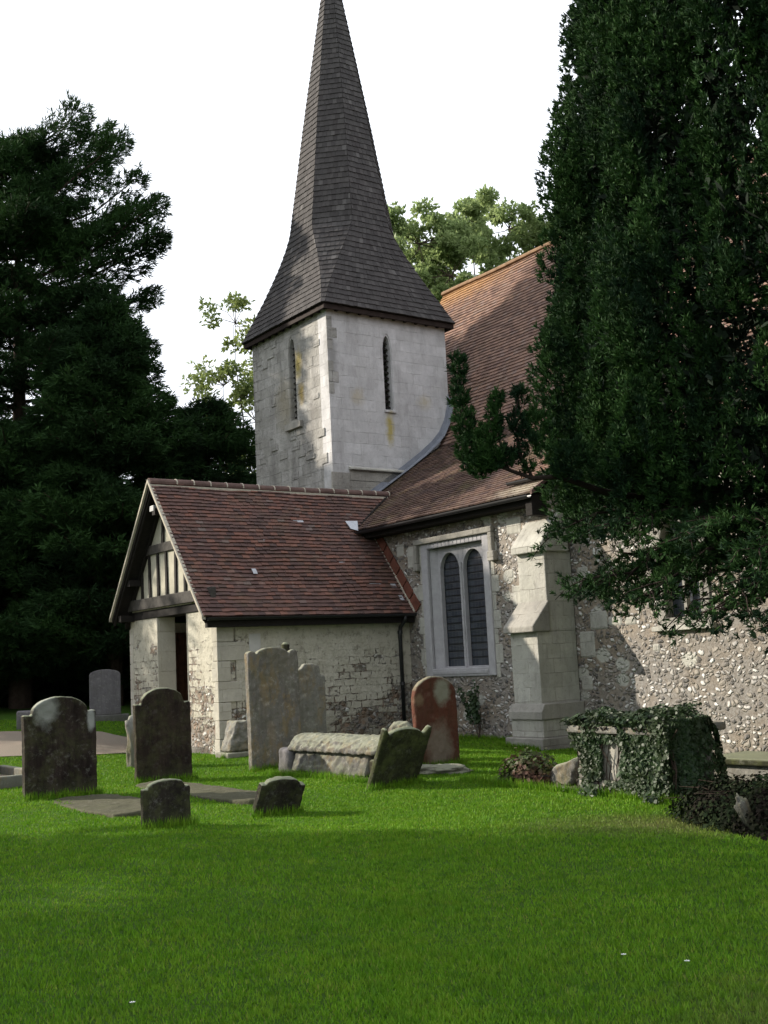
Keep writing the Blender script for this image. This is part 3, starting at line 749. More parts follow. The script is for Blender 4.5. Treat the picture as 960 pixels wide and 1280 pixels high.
# ------------------------------------------------------------------ GROUND, PATH
xs = np.unique(np.concatenate([np.linspace(-30, 30, 121), np.sinh(np.linspace(-5, 5, 60))*8]))
ys = np.unique(np.concatenate([np.linspace(-6, 60, 133), np.sinh(np.linspace(-5, 5, 60))*8+20]))
X, Y = np.meshgrid(xs, ys); Z = gh(X, Y)
nx, ny = len(xs), len(ys)
idx = np.arange(nx*ny).reshape(ny, nx)
F = np.stack([idx[:-1,:-1], idx[:-1,1:], idx[1:,1:], idx[1:,:-1]], -1).reshape(-1, 4)
def grass_ground():
    g = G('turf', .95, .1)
    c = g.mix(g.ramp(g.noise(.35, 5, .7), (.35, 0.), (.65, 1.)), (.038,.100,.005), (.028,.078,.004))
    c = g.mix(g.ramp(g.noise(3.5, 6, .75), (.35, 0.), (.7, 1.)), c, (.06,.105,.02))
    c = g.mix(g.math('MULTIPLY', g.ramp(g.noise(14, 5, .8), (.5, 0.), (.7, 1.)), .6), c, (.022,.06,.01))
    c = g.mix(g.math('MULTIPLY', g.blob((2.0,4.6,0), (1.1,1.5,5), .8, .9), .6), c, (.12,.095,.045))
    c = g.mix(g.math('MULTIPLY', g.blob((2.9,11.0,0), (2.2,.8,5), .8, .9), .6), c, (.13,.10,.05))
    return g.out(c, g.noise(30, 6, .8), .03)
gr = npmesh('ground', np.stack([X, Y, Z], -1).reshape(-1, 3), F, grass_ground(), smooth=True)
tag(gr, 'mown green churchyard lawn', kind='structure')
def sheet(name, poly, m, dz=.006, step=.35):
    """a strip following the ground between two polylines"""
    Lp, Rp = poly; V = []; F = []
    n = len(Lp); K = 8
    for i in range(n):
        for k in range(K+1):
            t = k/K; x = Lp[i][0]*(1-t)+Rp[i][0]*t; y = Lp[i][1]*(1-t)+Rp[i][1]*t
            V.append((x, y, H(x, y)+dz))
    for i in range(n-1):
        for k in range(K):
            a = i*(K+1)+k; F.append((a, a+1, a+K+2, a+K+1))
    return npmesh(name, np.array(V), np.array(F), m, smooth=True)
def dense(pts, n=60):
    pts = np.array(pts, float); t = np.linspace(0, len(pts)-1, n); return [tuple(pts[int(a)]*(1-(a%1))+pts[min(int(a)+1, len(pts)-1)]*(a%1)) for a in t]
g = G('gravel', .95, .15)
gc = g.mix(g.ramp(g.noise(60, 4, .8), (.3, 0.), (.7, 1.)), (.27,.235,.185), (.17,.145,.115)); gc = g.mix(g.ramp(g.noise(1.2, 5, .7), (.4, 0.), (.7, 1.)), gc, (.24,.19,.15))
M['gravel'] = g.out(gc, g.noise(70, 5, .8), .02)
pn = dense([(-22,20.5),(-14,21.8),(-9,22.6),(-6.2,23.0),(-5.2,23.6),(-3.9,24.2)]); pf = dense([(-24,26.0),(-15,27.0),(-10,27.2),(-7.5,27.0),(-6.8,26.8),(-6.3,26.2)])
tag(sheet('path', (pn, pf), M['gravel'], .02), 'pale gravel path leading to the porch', kind='structure')

def roughen(o, amp=.018, vox=.02, sc=.12):
    r = o.modifiers.new('r', 'REMESH'); r.mode = 'VOXEL'; r.voxel_size = vox; r.use_smooth_shade = True
    t = bpy.data.textures.new('n', 'CLOUDS'); t.noise_scale = sc; t.noise_depth = 3
    d = o.modifiers.new('d', 'DISPLACE'); d.texture = t; d.strength = amp*2; d.mid_level = .5; d.texture_coords = 'LOCAL'
    return o
# ------------------------------------------------------------------ GRAVESTONES
GR = math.pi/2-TH     # local x -> B, front (-y) faces +A
def profile(kind, w, h):
    hw = w/2; P = [(-hw, 0), (hw, 0)]
    if kind == 'shoulder':          # round hump between small square shoulders
        s = .12*w; top = h*.84; P += [(hw, top-.01), (hw, top), (hw-s*.6, top), (hw-s, top-.015)]
        r = hw-s
        for t in np.linspace(0, math.pi, 18)[1:-1]: P.append((r*math.cos(t), top+(h-top)*math.sin(t)**.9))
        P += [(-hw+s, top-.015), (-hw+s*.6, top), (-hw, top)]
    elif kind == 'round':
        r = hw; sp = h-.75*r
        for t in np.linspace(0, math.pi, 22): P.append((r*math.cos(t), sp+.75*r*math.sin(t)))
    elif kind == 'ogee':            # tall stone: hump and a small scroll at each side
        s = .16*w; top = h*.955
        for t in np.linspace(0, math.pi, 7): P.append((hw-s/2+s/2*math.cos(t), top-.035+.055*math.sin(t)))
        P.append((hw-s-.01, top-.07))
        r = hw-s-.01
        for t in np.linspace(.25, math.pi-.25, 14): P.append((r*math.cos(t), top-.09+(h-top+.07)*math.sin(t)**.8))
        P.append((-hw+s+.01, top-.07))
        for t in np.linspace(0, math.pi, 7): P.append((-hw+s/2+s/2*math.cos(t), top-.035+.055*math.sin(t)))
    elif kind == 'horned':          # concave scoops with upturned corners
        top = h*.86
        P += [(hw, h*.98), (hw-.05*w, h), (hw-.14*w, top-.005)]
        r = hw-.14*w
        for t in np.linspace(.15, math.pi-.15, 14): P.append((r*math.cos(t)*.98, top-.01+(h-top)*math.sin(t)*.85))
        P += [(-hw+.14*w, top-.005), (-hw+.05*w, h*.97), (-hw, h*.93)]
    elif kind == 'stepped':
        P += [(hw, h*.86), (hw-.16*w, h*.88), (hw-.18*w, h*.97), (hw-.4*w, h), (-hw+.3*w, h), (-hw+.2*w, h*.95), (-hw, h*.93)]
    elif kind == 'flatarch':
        for t in np.linspace(0, math.pi, 14): P.append((hw*math.cos(t), h*.88+.12*h*math.sin(t)))
    return P
def headstone(name, u, v, w, h, t, kind, m, label, rot=0, lean=0, side=0, group=None, parts=None, cat='headstone'):
    x, y = world(u, v); z = H(x, y)
    mb = MB(); P = profile(kind, w, h)
    P = [(a, b-.25 if b == 0 else b) for a, b in P]
    mb.prism(P, -t/2, t/2, fnV)
    o = mb.build(name, m, bevel=min(.018, t*.2))
    roughen(o, .012, .018)
    o.location = (x, y, z); o.rotation_euler = (R(lean), R(side), GR+R(rot))
    tag(o, label, cat, group)
    return o
s_dark = stone_mat('dark_sandstone', (.036,.026,.021), (.009,.006,.005), 1., .3, .15, top=.7, blobs=[((-.2,-.06,1.18),(.2,.3,.3),(.30,.31,.28),.6), ((.42,-.06,1.0),(.07,.3,.2),(.34,.35,.33),.7)])
s_dark2 = stone_mat('brown_sandstone', (.042,.030,.022), (.013,.009,.008), .85, .3, .06, top=.6)
s_small = stone_mat('mossy_dark_stone', (.030,.025,.019), (.010,.008,.007), .9, .45, .15, top=.6)
s_tall = stone_mat('lichened_limestone', (.20,.185,.165), (.08,.07,.06), .6, .25, .4, rust=.38, top=.4,
    blobs=[((-.20,-.06,1.25),(.10,.3,.42),(.20,.15,.08),.35),((-.1,-.06,.55),(.11,.3,.30),(.22,.16,.09),.35),((.1,0,1.75),(.35,.4,.3),(.12,.11,.08),.6)])
s_grey = stone_mat('grey_limestone', (.24,.23,.21), (.11,.10,.09), .5, .15, .4, rust=.3, top=.3)
s_red = stone_mat('red_stained_stone', (.13,.046,.030), (.07,.034,.024), .7, .1, .12, (.30,.27,.22), top=.5,
    blobs=[((.12,-.06,1.08),(.19,.3,.24),(.24,.23,.18),1.), ((.0,-.06,.30),(.30,.3,.42),(.20,.165,.13),.85), ((-.3,-.06,1.0),(.1,.3,.12),(.22,.16,.1),.6)])
s_green = stone_mat('green_stone', (.045,.047,.024), (.015,.016,.009), .7, .9, .15, top=.6)
s_pale = stone_mat('pale_worn_stone', (.40,.38,.33), (.20,.18,.15), .4, .2, .5, top=.4)
s_tomb = stone_mat('tomb_stone', (.155,.148,.138), (.055,.05,.045), .8, .3, .45, rust=.25, top=.35)
s_far = stone_mat('far_grey_stone', (.17,.16,.165), (.08,.075,.075), .5, .1, .2)
headstone('headstone', 4.90, -9.55, .98, 1.32, .12, 'shoulder', s_dark, 'big dark headstone with lichened round top standing nearest the left edge of the photo', lean=1.5, side=-1.2)
headstone('headstone', 3.55, -7.46, .92, 1.42, .11, 'shoulder', s_dark2, 'brown round-topped headstone with square shoulders in front of the porch doorway', side=-.6)
headstone('footstone', 8.64, -9.75, .54, .50, .09, 'shoulder', s_small, 'small dark upright footstone beside the bare slab, lowest in the photo', lean=3, side=-.5, cat='footstone')
headstone('footstone', 8.49, -8.36, .58, .46, .09, 'shoulder', s_small, 'small mossy footstone leaning over to the left on the open lawn', lean=24, side=5, rot=2, cat='footstone')
headstone('headstone', 3.43, -5.42, .95, 2.0, .13, 'ogee', s_tall, 'tallest headstone, grey with orange lichen, standing at the head of the coped tomb', lean=-1)
ks = headstone('headstone', 2.2, -3.98, .62, 1.62, .12, 'stepped', s_grey, 'pale grey headstone with stepped broken top half hidden behind the tallest headstone', lean=1)
headstone('headstone', 6.55, -4.48, .78, 1.32, .11, 'round', s_red, 'red stained headstone with a round top standing under the big window', lean=1, side=-1.5)
headstone('footstone', 7.62, -6.09, .78, .86, .08, 'horned', s_green, 'green leaning stone with upturned corners at the foot of the coped tomb', lean=24, side=3, rot=2, cat='footstone')
# dark urn finial stone seen behind the tallest headstone
x, y = world(2.3, -4.5)
mb = MB(); prof = [(.0,0.12),(.5,.11),(1.2,.10),(1.6,.08),(1.66,.10),(1.76,.10),(1.88,.11),(1.96,.07),(2.01,.08),(2.06,.03)]
mb.tube([(0,0,a) for a, b in prof], 1, 10, [b for a, b in prof])
o = mb.build('stone_post', s_small, smooth=True); o.location = (x, y, H(x, y)-.02); tag(o, 'narrow dark post with an urn top poking up behind the tallest headstone', 'grave post')
# tilted block at left of the tall stone
x, y = world(.9, -4.7); e = empty('grave_block', (x, y, H(x, y)), GR)
tag(e, 'tilted grey stone block on a flat pale base just left of the tallest headstone', 'grave block')
mb = MB(); mb.prism([(-.36,.10),(.36,.10),(.38,.62),(-.18,.66)], -.18, .18, fnV); roughen(mb.build('block', s_grey, e, bevel=.03), .03, .02)
mb = MB(); mb.box(-.42,.45,-.26,.26,-.1,.09); mb.build('base', s_pale, e, bevel=.02)
# rough boulder-like stone behind the brown headstone
def rock(name, loc, size, m, seed, rz=0):
    import bmesh
    bm = bmesh.new(); bmesh.ops.create_icosphere(bm, subdivisions=4, radius=1)
    for q in bm.verts:
        n = q.co.normalized(); f = 1+.35*mnoise.noise(n*2.0+Vector((seed,0,0)))+.18*mnoise.noise(n*5+Vector((0,seed,0)))
        c = n*f; mx = max(abs(n.x), abs(n.y), abs(n.z)); c = c*(1/mx)**.6
        q.co = Vector((c.x*size[0], c.y*size[1], c.z*size[2]))
    me = bpy.data.meshes.new(name); bm.to_mesh(me); bm.free(); me.polygons.foreach_set('use_smooth', [True]*len(me.polygons)); me.materials.append(m)
    o = bpy.data.objects.new(name, me); link(o); o.location = loc; o.rotation_euler = (0,0,rz); return o
x, y = world(.75, -6.72); tag(rock('rough_stone', (x, y, H(x, y)+.36), (.17,.17,.50), s_grey, 3.3), 'rough pale upright lump of stone peeping out left of the brown headstone', 'stone')
# far headstones
def far_stone(x, y, w, h, t, kind, m, label, plinth=False, rot=0.0, z=None):
    zz = H(x, y) if z is None else z
    if plinth:
        e = empty('headstone', (x, y, zz), rot); tag(e, label, 'headstone')
        mb = MB(); mb.box(-w*.62, w*.75, -.22, .22, -.2, .13); mb.build('plinth', m, e, bevel=.02)
        mb = MB(); mb.prism([(a, b+.13) for a, b in profile(kind, w, h-.13)], -t/2, t/2, fnV); mb.build('slab', m, e, bevel=.02)
    else:
        mb = MB(); P = [(a, b-.2 if b == 0 else b) for a, b in profile(kind, w, h)]; mb.prism(P, -t/2, t/2, fnV)
        e = mb.build('headstone', m, bevel=.015); e.location = (x, y, zz); e.rotation_euler = (0,0,rot); tag(e, label, 'headstone')
far_stone(-7.35, 29.3, .78, 1.28, .16, 'flatarch', s_far, 'solitary grey round-topped headstone on a plinth in the dark background left of the porch', True, .25)
far_stone(-6.35, 29.6, .34, .5, .12, 'flatarch', s_far, 'tiny grey headstone in deep shade just left of the porch pier', rot=.2)
x, y = -8.75, 28.0; mb = MB(); mb.box(-.42,.42,-.3,.3,-.1,.42); o = mb.build('grave_block', s_far, bevel=.04); o.location = (x, y, H(x, y)); o.rotation_euler[2] = .3
tag(o, 'low grey stone block behind the big dark headstone at far left', 'grave block')
# kerbed grave at the left edge
x, y = world(1.2, -9.3); e = empty('kerbed_grave', (x, y, H(x, y)), -TH); tag(e, 'kerbed grave with low stone edging at the left edge of the photo', 'kerbed grave')
for bx in ((-1.0,1.2,.36,.48,-.1,.17),(-1.0,1.2,-.52,-.40,-.1,.16),(1.2,1.32,-.52,.48,-.1,.17),(-1.12,-1.0,-.52,.48,-.1,.17)):
    mb = MB(); mb.box(*bx); mb.build('kerb', s_grey, e, bevel=.02)
mb = MB(); mb.box(-1.35,-.9,-.35,.3,-.1,.32); mb.build('pillar_base', s_grey, e, bevel=.02)
mb = MB(); mb.box(-1.25,-1.0,-.22,.17,.32,.95); mb.build('pillar', s_grey, e, bevel=.02)
mb = MB(); mb.box(-1.0,1.2,-.40,.36,-.1,.03); mb.build('grave_bed', M['gravel'], e)
# ledger slabs flush in the grass
def ledger(u0, u1, v, hw, label, m, dz=.03, seed=0):
    x, y = world((u0+u1)/2, v); n = 26; P = []
    for i in range(n):
        t = 2*math.pi*i/n; c, s = math.cos(t), math.sin(t); k = (abs(c)**4+abs(s)**4)**-.25
        k *= 1+.10*mnoise.noise(Vector((c*2+seed, s*2, seed)))
        P.append((c*k*(u1-u0)/2, s*k*hw))
    mb = MB(); mb.prism(P, -.08, dz, lambda a, b, d: (a, b, d)); o = mb.build('ledger_slab', m, bevel=.01)
    roughen(o, .02, .025, .25); o.location = (x, y, H(x, y)); o.rotation_euler = (R(.6), 0, -TH); tag(o, label, 'ledger slab')
s_ledger = stone_mat('ledger_stone', (.105,.088,.070), (.055,.045,.035), .6, .2, .2)
ledger(5.15, 7.5, -9.45, .46, 'bare flat slab in the grass in front of the big dark headstone', s_ledger, .035, 1)
ledger(4.0, 7.6, -7.95, .36, 'narrow flat slab sunk in the grass running away from the brown headstone', s_ledger, .03, 5)
# coped body-stone tomb
x, y = world(4.45, -5.62); e = empty('coped_tomb', (x, y, H(x, y)), -TH+.03); tag(e, 'long low coped tomb of weathered grey stone beside the tallest headstone', 'tomb')
TL = 2.55
mb = MB(); mb.prism([(-.42,-.15),(.42,-.15),(.42,.06),(-.42,.06)], .1, TL, fnU); roughen(mb.build('base_slab', s_ledger, e, bevel=.02), .03, .03)
mb = MB(); mb.prism([(-.36,.06),(.36,.06),(.30,.36),(-.26,.36)], .35, TL-.28, fnU); roughen(mb.build('side_slab', s_tomb, e, bevel=.025), .03, .025)
mb = MB(); mb.prism([(-.34,.362),(.30,.362),(.33,.40),(.27,.52),(.12,.60),(-.12,.60),(-.26,.53),(-.34,.42)], .25, TL-.02, fnU); lid = roughen(mb.build('coped_lid', s_tomb, e, bevel=.04), .03, .022, .09)
mb = MB(); mb.box(-.02,.33,-.36,.34,-.1,.40); roughen(mb.build('end_block', s_far, e, bevel=.07), .03, .025)
mb = MB(); mb.tube([(TL-.35,.22,.54),(TL-.18,.2,.70),(TL-.02,.2,.70),(TL+.1,.18,.55)], .11, 10); roughen(mb.build('broken_scroll', s_tomb, e, smooth=True), .04, .02, .1)
mb = MB(); mb.box(TL-.25,TL-.02,-.3,.3,.06,.30); mb.build('end_fragment', s_dark2, e, bevel=.03)
# flat stones by the red headstone
x, y = world(7.15, -4.9); o = rock('flat_stone', (x, y, H(x, y)+.03), (.40,.24,.07), s_pale, 8.1, -TH+.5); tag(o, 'flat pale broken stone on the grass at the foot of the red headstone', 'flat stone')
# ivy tomb
x, y = world(10.05, -4.62); ez = H(x, y)-.05
tomb = empty('chest_tomb', (x, y, ez), -TH-.06); tag(tomb, 'stone chest tomb nearly smothered in dark ivy in front of the chancel wall', 'tomb')
mb = MB(); mb.box(-1.45, 2.2, -.62, .62, -.3, .10); roughen(mb.build('plinth', s_ledger, tomb, bevel=.025), .04, .035)
mb = MB(); mb.box(-.05, 1.45, -.44, .44, .13, .22); mb.box(0.02, 1.38, -.38, .38, .22, .76); mb.build('chest', s_pale, tomb, bevel=.02)
for a in (-.03, .62, 1.27):
    mb = MB(); mb.box(a, a+.16, -.405, -.375, .222, .758); mb.build('pilaster', s_grey, tomb, bevel=.01)
mb = MB(); mb.box(-.1, 1.5, -.5, .5, .762, .85); mb.build('lid', s_grey, tomb, bevel=.025)
mb = MB(); mb.prism([(-1.15,.10),(-.30,.10),(-.12,.40),(-.2,.45),(-.85,.20)], -.35, .35, fnV); roughen(mb.build('fallen_slab', s_tomb, tomb, bevel=.02), .04, .025)

# ------------------------------------------------------------------ FOLIAGE TOOLS
def nrm(a): return a/np.maximum(np.linalg.norm(a, axis=1, keepdims=True), 1e-9)
def rand_dirs(n): return nrm(rng.normal(size=(n, 3)))
def rhomb(C, Yd, Xd):
    n = len(C); V = np.stack([C-Yd, C+Xd-Yd*.1, C+Yd, C-Xd-Yd*.1], 1).reshape(-1, 3); return V, np.arange(4*n).reshape(n, 4)
def tufts(Pt, D, k, ln, wd, spread=.7, jl=.4):
    n = len(Pt); P = np.repeat(Pt, k, 0); Dd = np.repeat(nrm(D), k, 0)
    d = nrm(Dd+spread*rng.normal(size=(n*k, 3))*.6)
    l = ln*(1-jl+2*jl*rng.random((n*k, 1))); o = P+Dd*ln*.8*rng.random((n*k, 1))-Dd*ln*.3
    x = nrm(np.cross(d, rand_dirs(n*k)))*wd/2*(.7+.6*rng.random((n*k, 1)))
    return rhomb(o+d*l/2, d*l/2, x)
def join(parts):
    Vs, Fs, o = [], [], 0
    for V, F in parts: Vs.append(V); Fs.append(F+o); o += len(V)
    return np.concatenate(Vs), np.concatenate(Fs)
def limb_path(p, q, n=7, sag=0, wob=.15):
    p, q = np.array(p, float), np.array(q, float); out = []
    for i in range(n):
        t = i/(n-1); c = p*(1-t)+q*t; c[2] += sag*4*t*(1-t)
        if 0 < i < n-1: c = c+rng.normal(size=3)*wob
        out.append(c)
    return out

# ------------------------------------------------------------------ YEW (right foreground)
YC = np.array([6.3, 12.9])
yew = empty('yew_tree', (YC[0], YC[1], H(*YC))); tag(yew, 'huge dark foreground yew with dense upright foliage overhanging the chancel on the right', 'tree')
off = np.array([YC[0], YC[1], H(*YC)])
zk_ = [1.6, 2.2, 3., 4.2, 5.2, 6., 7.5, 9., 11., 13., 15., 16.5]; rk_ = [2.8, 3.9, 4.35, 4.55, 4.45, 4.3, 4.15, 3.9, 3.4, 2.5, 1.4, .3]
def yr(z): return np.interp(z, zk_, rk_)
def yew_foliage():
    parts = []
    # plumes
    def shell(n, zlo, zhi, a0, a1, m, k, ln, wd, sz):
        z = zlo+rng.random(n)*(zhi-zlo); a = a0+rng.random(n)*(a1-a0)
        rad = yr(z)*(.83+.10*rng.random(n))+.17*np.sin(a*14+z*.35)+.13*np.sin(a*27-z*.3)
        C = np.stack([rad*np.cos(a), rad*np.sin(a), z-off[2]], 1); out = np.stack([np.cos(a), np.sin(a), 0*a], 1)
        for i in range(n):
            d = rand_dirs(m); d[:,2] = np.abs(d[:,2])*1.1-.35
            size = rng.uniform(.7, 1.3)
            P = C[i]+d*np.array([.19, .19, .85])*size*(.75+.25*rng.random((m,1)))
            parts.append(tufts(P, nrm(d*.55+np.array([0,0,1.0])+out[i]*.5), k, ln, wd, .8))
    shell(880, 3.1, 9.8, math.pi*.72, math.pi*1.72, 84, 13, .062, .018, 1)
    shell(330, 2.7, 9.8, -math.pi*.28, math.pi*.72, 20, 8, .12, .04, 1)
    shell(260, 9.8, 16, 0, 2*math.pi, 26, 8, .12, .04, 1)
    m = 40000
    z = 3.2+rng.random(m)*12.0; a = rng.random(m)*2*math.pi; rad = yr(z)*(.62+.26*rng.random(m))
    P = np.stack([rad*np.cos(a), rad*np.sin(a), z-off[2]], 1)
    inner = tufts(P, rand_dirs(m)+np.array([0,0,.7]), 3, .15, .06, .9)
    return parts, inner
parts, inner = yew_foliage()
# drooping boughs below the crown and the arm reaching left
M['yew_bark'] = plain('yew_bark', (.030,.022,.018), .95, .1, .5, 6, .01)
tw = MB(); fol = []
mbt = MB(); mbt.tube([(0,0,-.2),(.1,0,1.2),(.05,.05,3),(0,.1,7),(0,0,12)], .75, 12, [1.2,.95,.8,.5,.1]); mbt.tube([(.3,.2,.8),(.9,.5,3),(1.2,.6,7)], .35, 8, [1,.8,.3]); mbt.build('trunk', M['bark'], yew)
def bough(p, q, sag, r, dens, tl=.065, start=.25, k=16, hang=-.2, side=.55):
    path = limb_path(p, q, 9, sag, .06); tw.tube(path, r, 6, list(np.linspace(1, .25, 9)))
    path = np.array(path); n = int(dens)
    ns = 13
    for s in range(ns):      # side twigs
        t = start+(1-start)*s/(ns-1); i = min(int(t*8), 7); f = t*8-i; c = path[i]*(1-f)+path[i+1]*f
        d0 = path[i+1]-path[i]; d0 /= np.linalg.norm(d0)
        for sg in (-1, 1):
            sd = np.cross(d0, (0,0,1))*sg; e_ = c+(d0*.5+sd*rng.uniform(.4,1.)+np.array([0,0,hang+rng.uniform(-.25,.3)]))*side*rng.uniform(.6,1.1)
            pp = limb_path(c, e_, 4, .04, .02); tw.tube(pp, .009, 4, [1,.8,.6,.4], cap=False)
            m = max(2, n//(ns*2)); tt = rng.random((m, 1))**.7
            P = c*(1-tt)+e_*tt+rng.normal(size=(m,3))*.045
            fol.append(tufts(P, np.tile((e_-c)*.8+np.array([0,0,.25]), (m, 1))+rng.normal(size=(m,3))*.3, k, tl, .014, .8))
def W_(x, y, z): return (x-off[0], y-off[1], z-off[2])
# lower fringe boughs: (start, end)
lows = [((5.2,12.2,3.0),(2.05,11.6,2.35),.25,260),((5.4,12.0,2.7),(2.5,10.8,2.15),.3,420),((5.6,11.6,2.6),(2.9,9.9,1.95),.3,380),((5.9,11.4,2.5),(3.2,9.2,1.78),.3,340),
        ((5.2,12.4,3.4),(1.85,12.0,2.9),.1,330),((5.5,12.0,3.3),(2.3,11.0,2.8),.1,330),((5.6,11.8,3.2),(2.7,10.2,2.6),.1,330),((5.8,11.4,3.1),(3.1,9.4,2.4),.1,420),
        ((6.0,11.2,2.9),(3.5,8.8,2.1),.2,340),((5.0,12.6,3.2),(2.3,12.8,2.4),.2,360),((5.2,13.0,3.1),(2.8,13.6,2.3),.2,320),((5.6,12.4,2.3),(3.3,11.0,2.0),.15,200),((6.2,11.6,2.35),(3.7,9.6,1.9),.1,200),
        ((6,12.4,2.8),(3.0,11.9,2.4),.1,240),((6,11.6,2.7),(3.5,10.5,2.3),.1,240)]
lows += [((6.0,11.6,2.6),(3.6,9.9,1.9),.1,110),((6.2,11.2,2.4),(3.9,9.3,1.75),.1,110),((6.0,12.0,2.3),(3.2,10.4,1.95),.1,110),((5.8,12.2,2.6),(2.6,11.3,2.15),.15,150),((5.8,12.0,2.5),(2.9,10.8,1.95),.15,150),
         ((6.2,11.0,2.7),(4.0,8.9,1.9),.15,150),((5.6,12.4,2.8),(2.2,11.9,2.35),.15,260),((6.1,11.3,2.2),(3.5,9.6,1.7),.1,130)]
for p, q, s, dn in lows: bough(W_(*p), W_(*q), s, .04, dn)
for k in range(9):
    a = math.pi*(1.0+k/9*.9)+.25; rr = rng.uniform(3.7, 4.2); zz = rng.uniform(2.6, 3.4)
    bough((math.cos(a)*1.2, math.sin(a)*1.2, zz+.2), (math.cos(a)*rr, math.sin(a)*rr, zz-.35), .1, .03, 260)
# arm
arm = [(3.2,12.0,3.1),(2.3,11.7,3.25),(1.82,11.5,3.40),(1.54,11.5,3.40),(1.34,11.5,3.48),(1.09,11.5,3.60)]
tw.tube([W_(*p) for p in arm], .036, 8, [1.2,1,.8,.65,.55,.4])
tw.tube([W_(*p) for p in [(1.09,11.5,3.60),(.92,11.5,3.8),(.86,11.5,4.1),(.84,11.5,4.6)]], .022, 6, [1,.8,.6,.3])
tw.tube([W_(*p) for p in [(1.54,11.5,3.4),(1.42,11.45,3.65),(1.38,11.4,4.0),(1.45,11.4,4.28)]], .018, 6, [1,.8,.6,.3])
tw.tube([W_(*p) for p in [(1.30,11.5,3.5),(1.22,11.45,3.8),(1.2,11.4,4.22)]], .016, 6, [1,.7,.3])
def blobf(c, r, n, k=11):
    d = rand_dirs(n); P = np.array(W_(*c))+d*np.array(r)*(.4+.6*rng.random((n,1))); fol.append(tufts(P, nrm(d*.6+np.array([-.1,0,.9])), 18, .06, .014, .8))
for c, r, n in [((.85,11.5,4.58),(.09,.09,.20),60),((.84,11.5,4.28),(.10,.10,.2),60),((.88,11.5,3.98),(.14,.14,.2),90),((.97,11.5,3.72),(.2,.18,.2),150),((1.12,11.5,3.62),(.22,.2,.16),150),((1.0,11.5,3.55),(.18,.18,.14),90),
                ((1.28,11.5,3.62),(.18,.16,.12),60),((1.2,11.42,4.0),(.09,.09,.22),60),((1.22,11.4,4.2),(.07,.07,.10),30),((1.12,11.45,3.85),(.12,.12,.14),50),((1.42,11.42,3.95),(.10,.10,.16),50),((1.46,11.4,4.25),(.08,.08,.12),35),
                ((1.52,11.4,3.75),(.12,.12,.14),50),((1.6,11.45,3.98),(.14,.12,.14),60),((1.68,11.5,3.75),(.10,.10,.16),30),((1.5,11.5,3.5),(.1,.1,.07),16),((1.95,11.4,3.55),(.25,.2,.25),160),((2.4,11.3,3.4),(.3,.25,.3),200),((2.9,11.2,3.3),(.3,.3,.3),200)]:
    blobf(c, r, n)
V, F = join(parts+fol); npmesh('crown', V, F, M['yew'], yew)
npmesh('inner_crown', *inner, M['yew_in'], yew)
tw.build('bough', M['yew_bark'], yew, uv=False)

# ------------------------------------------------------------------ CONIFERS (left)
def conifer(x, y, h, rmax, label, seed, low=.06, nb=120, mat=M['conifer'], tuftk=9, top_pow=.8, name='conifer_tree', dens=1., extra=()):
    global rng
    rng = np.random.default_rng(seed)
    e = empty(name, (x, y, H(x, y))); tag(e, label, 'tree', 'dark conifers left of the church')
    t = MB(); t.tube([(0,0,-.3),(.05,0,h*.3),(0,.05,h*.6),(0,0,h*.98)], max(.22, h*.017), 10, [1.2,.9,.55,.08]); 
    P_all, D_all = [], []
    brs = []
    for i in range(nb):
        f = low+(1-low)*(i+rng.random())/nb; z = h*f
        prof_ = (1-f)**top_pow*(.7+.6*rng.random()); prof_ = min(prof_, 1.0)
        r = rmax*max(prof_, .05)*(1 if f > .25 else .8+.2*f/.25)
        a = rng.random()*2*math.pi
        brs.append((z, r, a, rng.uniform(.02,.26)))
    for ex in extra: brs.append(ex)
    for z, r, a, rise in brs:
        tip = np.array([math.cos(a)*r, math.sin(a)*r, z+r*rise]); st = np.array([0,0,z])
        path = np.array(limb_path(st, tip, 6, -.06*r, .05)); t.tube(path, .03+.008*r, 5, [1,.85,.7,.5,.35,.15], cap=False)
        dv = (tip-st)/max(r,.1); sd = np.cross(dv, (0,0,1)); sd /= np.linalg.norm(sd)
        m = int(r*80*dens)+10; tt = .18+.82*rng.random(m)**.75
        idx_ = np.minimum((tt*5).astype(int), 4); fr = tt*5-idx_; C = path[idx_]*(1-fr)[:,None]+path[idx_+1]*fr[:,None]
        w = (.16+.30*r*(1-tt)*tt*1.6+.12)*(rng.random(m)*2-1)*1.5
        C = C+sd*w[:,None]+np.array([0,0,1])*(rng.normal(size=m)*.10-np.abs(w)*.22)[:,None]
        P_all.append(C); D_all.append(np.tile(dv*1.0, (m,1))+sd*np.sign(w)[:,None]*.8+np.array([0,0,.12])+rng.normal(size=(m,3))*.35)
    P = np.concatenate(P_all); D = np.concatenate(D_all)
    V, F = tufts(P, D, tuftk, .21, .034, .8)
    t.build('trunk', M['bark'], e, uv=False); npmesh('crown', V, F, mat, e)
    return e
conifer(-11.2, 34.5, 17.9, 4.6, 'tallest dark conifer at the left edge, its bare trunk showing against the sky', 101, nb=230, top_pow=.40, dens=.95,
        extra=[(13.2,5.0,-.25,.42),(12.6,4.8,-.1,.38),(14.6,4.3,-.2,.4),(11.6,4.4,.1,.3),(16.4,2.9,.1,.3),(14.2,4.4,.0,.35),(13.6,4.2,-.3,.35),(16.4,3.6,0,.42),(17.2,3.,.2,.45),(17.0,2.8,-.5,.5),(15.6,3.8,-.4,.4),(17.8,2.2,0,.4),(12.9,4.9,-.2,.3),(13.9,3.4,-.1,.3)])
conifer(-8.0, 33.0, 12.0, 3.8, 'lower dense dark conifer between the tallest conifer and the church spire', 202, nb=190, top_pow=.55, dens=1., low=.13)
